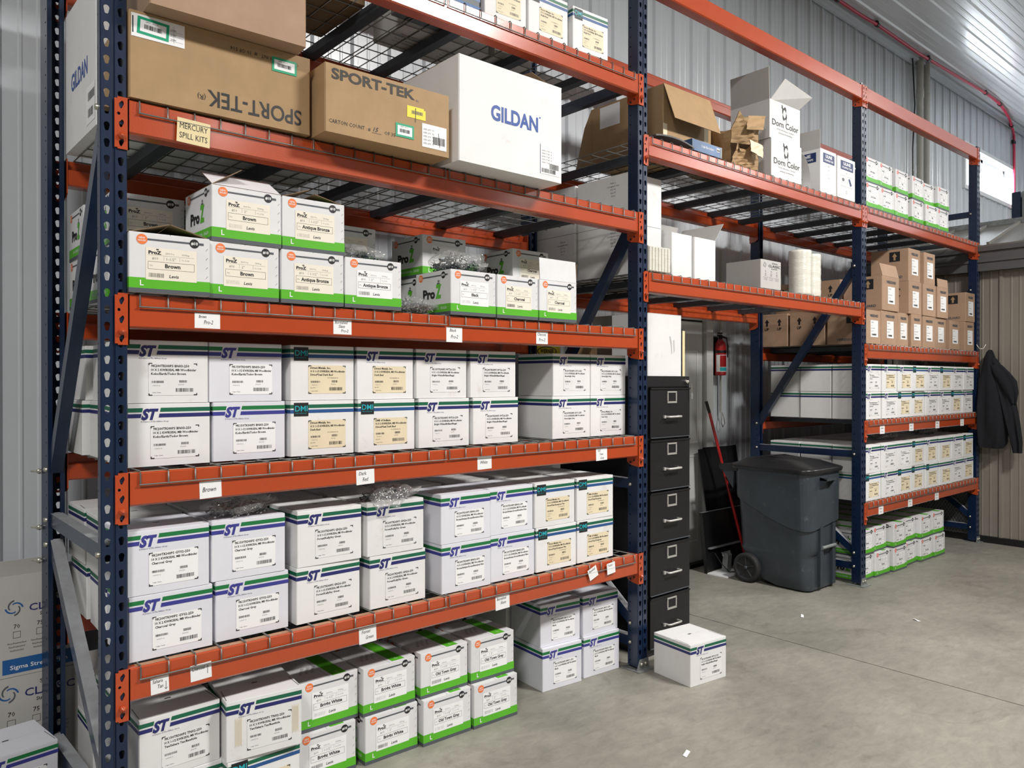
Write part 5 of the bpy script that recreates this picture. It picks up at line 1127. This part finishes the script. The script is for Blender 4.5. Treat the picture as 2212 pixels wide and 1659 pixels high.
t_ = thing('picture_carton', 'brown printed carton behind the white carton on filing cabinet', 'carton', (2.722, .52, Zc)); mb = MB(); carton_body(mb, .21, .20, .215, 'kraft', .003); mb.plane((0, 0, 0), (1, 0, 0), (0, 0, 1)); mb.rect(.045, .208, .05, .165, 'photo_brown'); ob('carton', mb, t_)
t_ = thing('plain_carton', 'grey carton behind the white carton on filing cabinet, right of printed one', 'carton', (2.940, .52, Zc)); mb = MB(); carton_body(mb, .145, .20, .37, 'grey_card', .003); ob('carton', mb, t_)
t_ = thing('ladder_carton', 'tall narrow white carton with yellow label behind the rear post', 'carton', (2.665, .955, .0)); mb = MB(); carton_body(mb, .235, .12, 1.76, 'white_card', .003); mb.plane((0, 0, 0), (1, 0, 0), (0, 0, 1)); mb.rect(.005, .225, 1.62, 1.755, 'yellow'); mb.disc(.11, 1.69, .085, 'ink', .001, ry=.032); mb.disc(.11, 1.69, .078, 'yellow', .0014, ry=.026); mb.text('WERNER', .11, 1.68, .026, 'ink', al='c', w=.12, bold=.03, l=.002); ob('carton', mb, t_)

# ------------------------------------------------------------------ wheeled refuse bin
bin_ = thing('wheeled_bin', 'grey wheeled refuse bin with domed black lid under the middle bay', 'refuse bin', (4.765, .45, 0))
def rrect(hx, hy, r_, n=5, cx=0, cy=0):
    pts = []
    for qx, qy, a0 in ((1, -1, -90), (1, 1, 0), (-1, 1, 90), (-1, -1, 180)):
        for i in range(n + 1): a = R(a0 + 90 * i / n); pts.append((cx + qx * (hx - r_) + r_ * math.cos(a), cy + qy * (hy - r_) + r_ * math.sin(a)))
    return pts
def loft(mb, secs, m, cap0=True, cap1=True, smooth=True):
    n = len(secs[0][1]); vs = [(x, y, z) for z, ps in secs for x, y in ps]; fs = []
    for j in range(len(secs) - 1):
        for i in range(n): k = (i + 1) % n; fs.append((j * n + i, j * n + k, (j + 1) * n + k, (j + 1) * n + i))
    mb.add(vs, fs, m, smooth)
    if cap0: mb.add(vs[:n], [tuple(range(n))[::-1]], m)
    if cap1: mb.add(vs[-n:], [tuple(range(n))], m)
mb = MB(); BH = .86
def sec(z): f = z / BH; return rrect(.215 + .035 * f, .270 + .030 * f, .075 + .015 * f, 6, 0, -.03 + .02 * f)
def cut(z): t = (z / .26) ** .55; h = .15 + (.279 - .15) * t; return rrect(.215 + .035 * z / BH, h, .07, 6, 0, -.30 + h + .006 * z / .26)
secs = [(0.012, rrect(.205, .145, .06, 6, 0, -.15))] + [(z, sec(z) if z > .26 else cut(z)) for z in (.04, .09, .14, .19, .23, .26, .265, .32, .40, .50, .60, .70, .80, BH)]
loft(mb, secs, 'bin_grey'); ob('bin_body', mb, bin_)
mb = MB(); base_sec = sec
def sec(z):
    p = base_sec(z); out = []
    for i in range(len(p)):
        a, b = p[i], p[(i + 1) % len(p)]; out.append(a)
        if math.hypot(a[0] - b[0], a[1] - b[1]) > .08:
            for k in range(1, 8): out.append((a[0] + (b[0] - a[0]) * k / 8, a[1] + (b[1] - a[1]) * k / 8))
    return out
n = len(sec(0)); lowz = []
for i, (x, y) in enumerate(sec(.5)): tt = max(0, min(1, (0.28 - y) / .56)); lowz.append(.64 - .20 * math.sin(tt * PI / 2) ** 1.3 + .055 * (y < -.2) * max(0, min(1, (x + .2) / .42)))
top = [(x * 1.045, y * 1.04, BH - .005) for x, y in sec(BH)]; low = [(x * 1.055, y * 1.05, z) for (x, y), z in zip([sec(z)[i] for i, z in enumerate(lowz)], lowz)]; lin = [(x, y, z) for (x, y), z in zip([sec(z)[i] for i, z in enumerate(lowz)], lowz)]
vs = low + top + lin; fs = []
for i in range(n): k = (i + 1) % n; fs += [(i, k, n + k, n + i), (2 * n + i, 2 * n + k, k, i)]
mb.add(vs, fs, 'bin_grey', False); ob('collar', mb, bin_)
mb = MB()   # grooved front with catch bar
for x in (-.065, .115): mb.box(x - .022, x + .022, -.322, -.20, .03, .47, 'bin_grey')
mb.tube([(-.07, -.325, .31), (.12, -.325, .31)], .013, 'galv', 8); ob('catch_bar', mb, bin_)
mb = MB()
for x in (-.10, .02): mb.prism([(-.375, .80), (-.30, .83), (-.27, .83), (-.27, .66)], 'x', x, x + .012, 'bin_grey')
mb.box(-.10, .032, -.378, -.30, .795, .815, 'bin_grey'); ob('front_latch', mb, bin_)
mb = MB(); LH = [(BH - .012, rrect(.275, .335, .10, 6, 0, -.005)), (BH + .012, rrect(.28, .34, .10, 6, 0, -.005)), (BH + .02, rrect(.272, .332, .10, 6, 0, -.005)), (BH + .035, rrect(.23, .29, .10, 6, 0, -.0)), (BH + .060, rrect(.18, .24, .09, 6, 0, .02)), (BH + .075, rrect(.10, .15, .07, 6, 0, .03)), (BH + .08, rrect(.04, .06, .03, 6, 0, .04))]
loft(mb, LH, 'bin_lid')
for s_ in (-.12, -.04, .04, .12): mb.tube([(s_, -.24, BH + .035), (s_ * .9, -.10, BH + .062), (s_ * .8, .06, BH + .080), (s_ * .9, .22, BH + .060)], .006, 'bin_lid', 6)
ob('lid', mb, bin_)
mb = MB(); mb.box(-.25, .25, .325, .345, BH - .03, BH + .005, 'bin_lid'); mb.box(-.255, -.235, .25, .40, BH - .035, BH + .012, 'bin_lid'); mb.box(.235, .255, .25, .40, BH - .035, BH + .012, 'bin_lid'); mb.tube([(-.25, .40, BH - .01), (.25, .40, BH - .01)], .016, 'bin_lid', 10)
mb.prism([(.29, BH - .03), (.40, BH - .03), (.30, BH - .17)], 'x', -.235, -.215, 'bin_grey'); mb.prism([(.29, BH - .03), (.40, BH - .03), (.30, BH - .17)], 'x', .215, .235, 'bin_grey'); ob('handle', mb, bin_)
for s_ in (-1, 1):
    mb = MB(); x = s_ * .235; mb.lathe([(.0, -.022), (.045, -.022), (.075, -.018), (.080, -.028), (.100, -.028), (.108, -.018), (.108, .018), (.100, .028), (.080, .028), (.075, .018), (0, .022)], 'rubber', (x, .175, .110), 32, 'x')
    for k in range(5): a = 2 * PI * k / 5 + .3; mb.tube([(x + s_ * .020, .175 + .02 * math.cos(a), .11 + .02 * math.sin(a)), (x + s_ * .020, .175 + .076 * math.cos(a), .11 + .076 * math.sin(a))], .008, 'rubber', 6)
    mb.lathe([(0, -.030), (.014, -.028), (.018, .0), (.014, .028), (0, .03)], 'bin_grey', (x, .175, .110), 14, 'x'); ob('wheel', mb, bin_)
mb = MB(); mb.tube([(-.21, .175, .11), (.21, .175, .11)], .010, 'satin', 8); ob('axle', mb, bin_)

# ------------------------------------------------------------------ things behind the bin
t_ = thing('rubber_sheet', 'tall black sheet leaning on the wall behind the refuse bin', 'sheet', (4.64, 1.06, 0)); mb = MB()
for i in range(6):
    x0, x1 = .09 * i, .09 * (i + 1); f = lambda x: .02 * math.sin(x * 12); mb.panel([(x0 + .03, -.05 + f(x0), .002), (x1 + .03, -.05 + f(x1), .002), (x1, .08 + f(x1), .95 + .01 * (i > 0)), (x0, .08 + f(x0), .95 + .01 * (i > 0))], .006, 'black')
ob('sheet', mb, t_)
t_ = thing('flat_screen', 'black flat screen panel with pale ledge leaning behind the refuse bin', 'screen', (4.50, .955, .0)); mb = MB(); mb.panel([(0, 0, .03), (.60, 0, .03), (.60, .05, .47), (0, .05, .47)], .03, 'black'); mb.box(0, .60, .05, .078, .462, .470, 'galv'); mb.box(0.0, .02, 0, .03, 0, .03, 'black'); mb.box(.58, .60, 0, .03, 0, .03, 'black'); ob('screen_panel', mb, t_)
mb = MB(); mb.box(.02, .58, -.012, .012, .19, .20, 'galv'); ob('ledge', mb, t_)
t_ = thing('monitor_stand', 'white monitor stand plate with grey neck on the floor behind the bin', 'stand', (4.50, .78, .001), R(4)); mb = MB(); mb.box(0, .27, 0, .17, 0, .010, 'window_trim'); ob('base_plate', mb, t_)
mb = MB(); mb.prism([(.08, .010), (.125, .010), (.115, .13), (.13, .155), (.085, .155), (.07, .14)], 'x', .14, .20, 'galv'); mb.tube([(.12, .10, .14), (.17, .11, .15), (.22, .10, .155)], .010, 'galv', 8); ob('neck', mb, t_)
t_ = thing('power_cord', 'thin black cord looping over the white monitor stand', 'cord'); mb = MB(); mb.tube([(4.56, .93, .16), (4.58, .88, .08), (4.62, .84, .02), (4.70, .80, .016), (4.80, .83, .006), (4.92, .95, .006)], .004, 'black', 6); ob('cord', mb, t_)
t_ = thing('broom', 'red broom handle with black grip leaning behind the refuse bin', 'broom'); mb = MB(); mb.tube([(4.66, 1.05, 1.25), (4.99, .93, .06)], .012, 'red', 10); ob('handle', mb, t_); mb = MB(); mb.tube([(4.632, 1.062, 1.34), (4.66, 1.05, 1.25)], .013, 'black', 10); ob('grip', mb, t_); mb = MB(); mb.box(4.90, 5.02, .905, .95, .0, .07, 'black'); ob('broom_head', mb, t_)
ex = thing('fire_extinguisher', 'red fire extinguisher hanging on the wall between door and inner post', 'fire extinguisher', (4.93, 1.13, 1.55)); ex.scale = (.68, .68, 1.0)
mb = MB(); mb.lathe([(0, 0), (.062, 0), (.068, .012), (.068, .235), (.060, .270), (.035, .292), (.022, .300), (0, .300)], 'red', n=28); ob('cylinder', mb, ex)
mb = MB(); vs = []; N = 16
for j in (0.03, .17):
    for i in range(N + 1): a = R(-190 + 150 * i / N); vs.append((.0688 * math.cos(a), .0688 * math.sin(a), j))
mb.add(vs, [(i, i + 1, i + N + 2, i + N + 1) for i in range(N)], 'paper', True)
vs = []
for j in (0.07, .165):
    for i in range(9): a = R(-150 + 95 * i / 8); vs.append((.0694 * math.cos(a), .0694 * math.sin(a), j))
mb.add(vs, [(i, i + 1, i + 10, i + 9) for i in range(8)], 'red', True)
vs = []
for j in (0.036, .066):
    for i in range(9): a = R(-150 + 95 * i / 8); vs.append((.0694 * math.cos(a), .0694 * math.sin(a), j))
mb.add(vs, [(i, i + 1, i + 10, i + 9) for i in range(8)], 'teal', True); ob('instruction_label', mb, ex)
mb = MB(); mb.lathe([(.022, .295), (.024, .33), (0, .335)], 'black', n=16); mb.box(-.055, .03, -.012, .012, .325, .336, 'black'); mb.box(-.045, .03, -.012, .012, .345, .354, 'black'); mb.tube([(.02, -.02, .32), (.07, -.04, .31), (.085, -.05, .24), (.078, -.05, .15)], .009, 'black', 8); ob('valve', mb, ex)
mb = MB(); mb.lathe([(.070, .185), (.071, .187), (.071, .205), (.070, .207)], 'black', n=28); mb.box(-.05, .05, .068, .085, .0, .32, 'black'); ob('bracket', mb, ex)
t_ = thing('wall_conduit', 'thin grey conduit with a hook running down behind the extinguisher', 'conduit'); mb = MB(); mb.tube([(4.985, 1.165, 1.24), (4.985, 1.165, 2.6)], .009, 'pipe', 8); mb.tube([(4.985, 1.15, 1.24), (4.97, 1.145, 1.20), (4.96, 1.14, 1.15), (4.98, 1.14, 1.12), (5.01, 1.14, 1.15), (5.0, 1.145, 1.20), (4.985, 1.15, 1.24)], .004, 'chrome', 6); ob('conduit', mb, t_)
for i, x in enumerate((8.93, 9.12)):
    t_ = thing('vent_pipe', ('left', 'right')[i] + ' of two grey pipes rising up the wall to the ceiling', 'pipe', (x, WALL_Y - .085, 0), 0, 'pair of grey vent pipes'); mb = MB(); mb.lathe([(.037, 0), (.037, 4.45 - .1 * i), (.043, 4.46 - .1 * i), (.043, 4.56 - .1 * i), (.037, 4.57 - .1 * i), (.037, 4.80), (.043, 4.81), (.043, 4.90), (.037, 4.91), (.037, CEIL - .02)], 'pipe', n=20); ob('pipe', mb, t_)
t_ = thing('black_cable', 'thin black cable hanging down beside the grey pipes', 'cable'); mb = MB(); mb.tube([(8.78, 1.14, CEIL - .02), (8.80, 1.12, 4.7), (8.77, 1.13, 4.2), (8.76, 1.12, 3.6), (8.72, 1.14, 3.0), (8.70, 1.15, 2.0)], .008, 'black', 6); ob('cable', mb, t_)
h = thing('air_hose', 'red air hose along the ceiling edge turning down beside the window', 'hose'); mb = MB()
kx = (5.22 - 1.504) / (5.17 - 1.504); P0 = [(-6.0, .99), (2.0, .99), (6.66, .99), (7.48, .97), (8.39, .97), (8.77, .96), (9.71, .93), (10.45, .91), (11.05, .93), (11.7, 1.02)]
pts = [(-.598 + (x + .598) * kx, -2.59 + (y + 2.59) * kx, 5.22 + .006 * math.sin(i)) for i, (x, y) in enumerate(P0)] + [(12.20, 1.13, 5.19), (12.38, 1.155, 5.12), (12.42, 1.16, 5.0), (12.43, 1.16, 4.0), (12.43, 1.16, 3.2)]
def spline(p, n=6):
    p = [Vector(q) for q in p]; out = []
    for i in range(len(p) - 1):
        a, b, c, d = p[max(i - 1, 0)], p[i], p[i + 1], p[min(i + 2, len(p) - 1)]
        for k in range(n): t = k / n; out.append(.5 * ((2 * b) + (c - a) * t + (2 * a - 5 * b + 4 * c - d) * t * t + (3 * b - a - 3 * c + d) * t ** 3))
    return out + [p[-1]]
pts[0] = (-6, 1.05, 5.22); mb.tube(spline(pts), .017, 'hose_red', 10); ob('hose', mb, h)
for i in (2, 3, 5, 7, 8, 10, 12): mb = MB(); c = Vector(pts[i]); mb.tube([c - Vector((.02, 0, 0)), c + Vector((.02, 0, 0))] if i < 11 else [c - Vector((0, 0, .02)), c + Vector((0, 0, .02))], .024, 'black', 8); mb.box(c.x - .02, c.x + .02, c.y - .01, c.y + .03, c.z, min(c.z + .04, CEIL - .005), 'black'); ob('hose_clip', mb, h)

# ------------------------------------------------------------------ jacket hanging at the end of the rack
jk = thing('jacket', 'black jacket hanging on a hook at the far end post', 'jacket', (7.335, -.235, .88))
def cloth_loft(rows, seed, m='cloth', n=26, fold=.018):
    """rows: (z, y0, y1, thickness, xoff) - closed folded tube"""
    mb = MB(); r = random.Random(seed); ph = [r.uniform(0, 6) for _ in range(4)]; vs = []
    for z, ya, yb, th_, xo in rows:
        for i in range(n):
            a = 2 * PI * i / n; cy = (ya + yb) / 2; hy = (yb - ya) / 2
            x = xo - th_ * math.sin(a) - (fold * (math.sin(4 * a + ph[0] + z * 3) + .6 * math.sin(7 * a + ph[1] - z * 5)) if math.sin(a) > -.3 else 0) * (.3 + min(1, abs(z - .88) * 1.5)) ; y = cy + hy * math.cos(a)
            vs.append((x, y, z))
    fs = []
    for j in range(len(rows) - 1):
        for i in range(n): k = (i + 1) % n; fs.append((j * n + i, (j + 1) * n + i, (j + 1) * n + k, j * n + k))
    mb.add(vs, fs, m, True); mb.add(vs[:n], [tuple(range(n))], m); mb.add(vs[-n:], [tuple(range(n))[::-1]], m); return mb
ob('jacket_body', cloth_loft([(.01, .02, .20, .04, .02), (.06, -.02, .215, .055, .02), (.20, -.035, .225, .06, .02), (.36, -.03, .23, .06, .02), (.50, -.02, .225, .058, .02), (.64, .02, .215, .05, .03), (.76, .06, .195, .045, .04), (.84, .09, .18, .04, .05), (.89, .11, .165, .03, .06), (.91, .125, .15, .015, .07)], 2), jk)
ob('sleeve', cloth_loft([(-.02, -.135, -.065, .03, .0), (.08, -.14, -.045, .035, .0), (.25, -.12, -.01, .04, .0), (.42, -.09, .03, .04, .005), (.60, -.045, .08, .04, .02), (.74, .02, .14, .038, .035), (.83, .08, .17, .03, .05)], 5, fold=.012), jk)
ob('hood', cloth_loft([(.42, -.10, -.06, .02, -.02), (.52, -.115, -.0, .035, -.02), (.62, -.10, .05, .045, -.01), (.70, -.04, .10, .045, .0), (.77, .03, .13, .035, .02)], 8, fold=.010), jk)
mb = MB(); mb.tube([(7.345, -.003, 1.84), (7.335, -.03, 1.80), (7.345, -.06, 1.80), (7.36, -.075, 1.84)], .004, 'zinc', 6); ob('coat_hook', mb, rack)

# ------------------------------------------------------------------ cartons left of the rack
t_ = thing('film_carton', 'upper white carton with swirl logo and blue band, left of the rack', 'carton', (-.140, .950, .353), R(0)); W, D, H = .28, .22, .318
mb = MB(); carton_body(mb, W, D, H, 'grey_card', .003, 'x', False); face(mb, 'f', W, D); sigma_face(mb, W, H, True, y0=.02); mb.rect(W * .05, W, H * .04, H * .22, 'sigma_blue'); mb.text('Sigma Stretch Film', W * .14, H * .09, H * .05, 'white_ink', w=W * .7, bold=.01, l=.001); ob('carton', mb, t_)
flaps(t_, W, D, H, {'b': (-12, .10), 'f': (-6, .075)}, 'grey_card', 'grey_card')
t_ = thing('film_carton', 'lower white carton with swirl logo and tick boxes, left of the rack', 'carton', (-.163, .950, .001), R(0)); mb = MB(); W, D, H = .30, .22, .350; carton_body(mb, W, D, H, 'grey_card', .003); face(mb, 'f', W, D); sigma_face(mb, W, H, True, y0=.0); ob('carton', mb, t_)
put_st(-.262, .565, .001, 'striped carton on the floor before the swirl logo cartons, bottom left corner', 'ST', True, K('9K150TKH0PS WT26-250', '10 X 1-1/2 KWIKSEAL MB', 'Bright White'), 'white', 8, group=None)
# small litter on the concrete
for i, (x, y, a) in enumerate(((4.02, -.10, 20), (4.5, -.62, 60), (1.95, -.72, 10))):
    mb = MB(); mb.panel([(0, 0, .002), (.05, .008, .004), (.045, .022, .010), (.004, .018, .003)], .001, 'paper'); thing('paper_scrap', 'tiny white paper scrap on the concrete, ' + ('left of bin shadow', 'beyond the lone carton', 'in the foreground')[i], 'litter', (x, y, .0), R(a), data=mb)
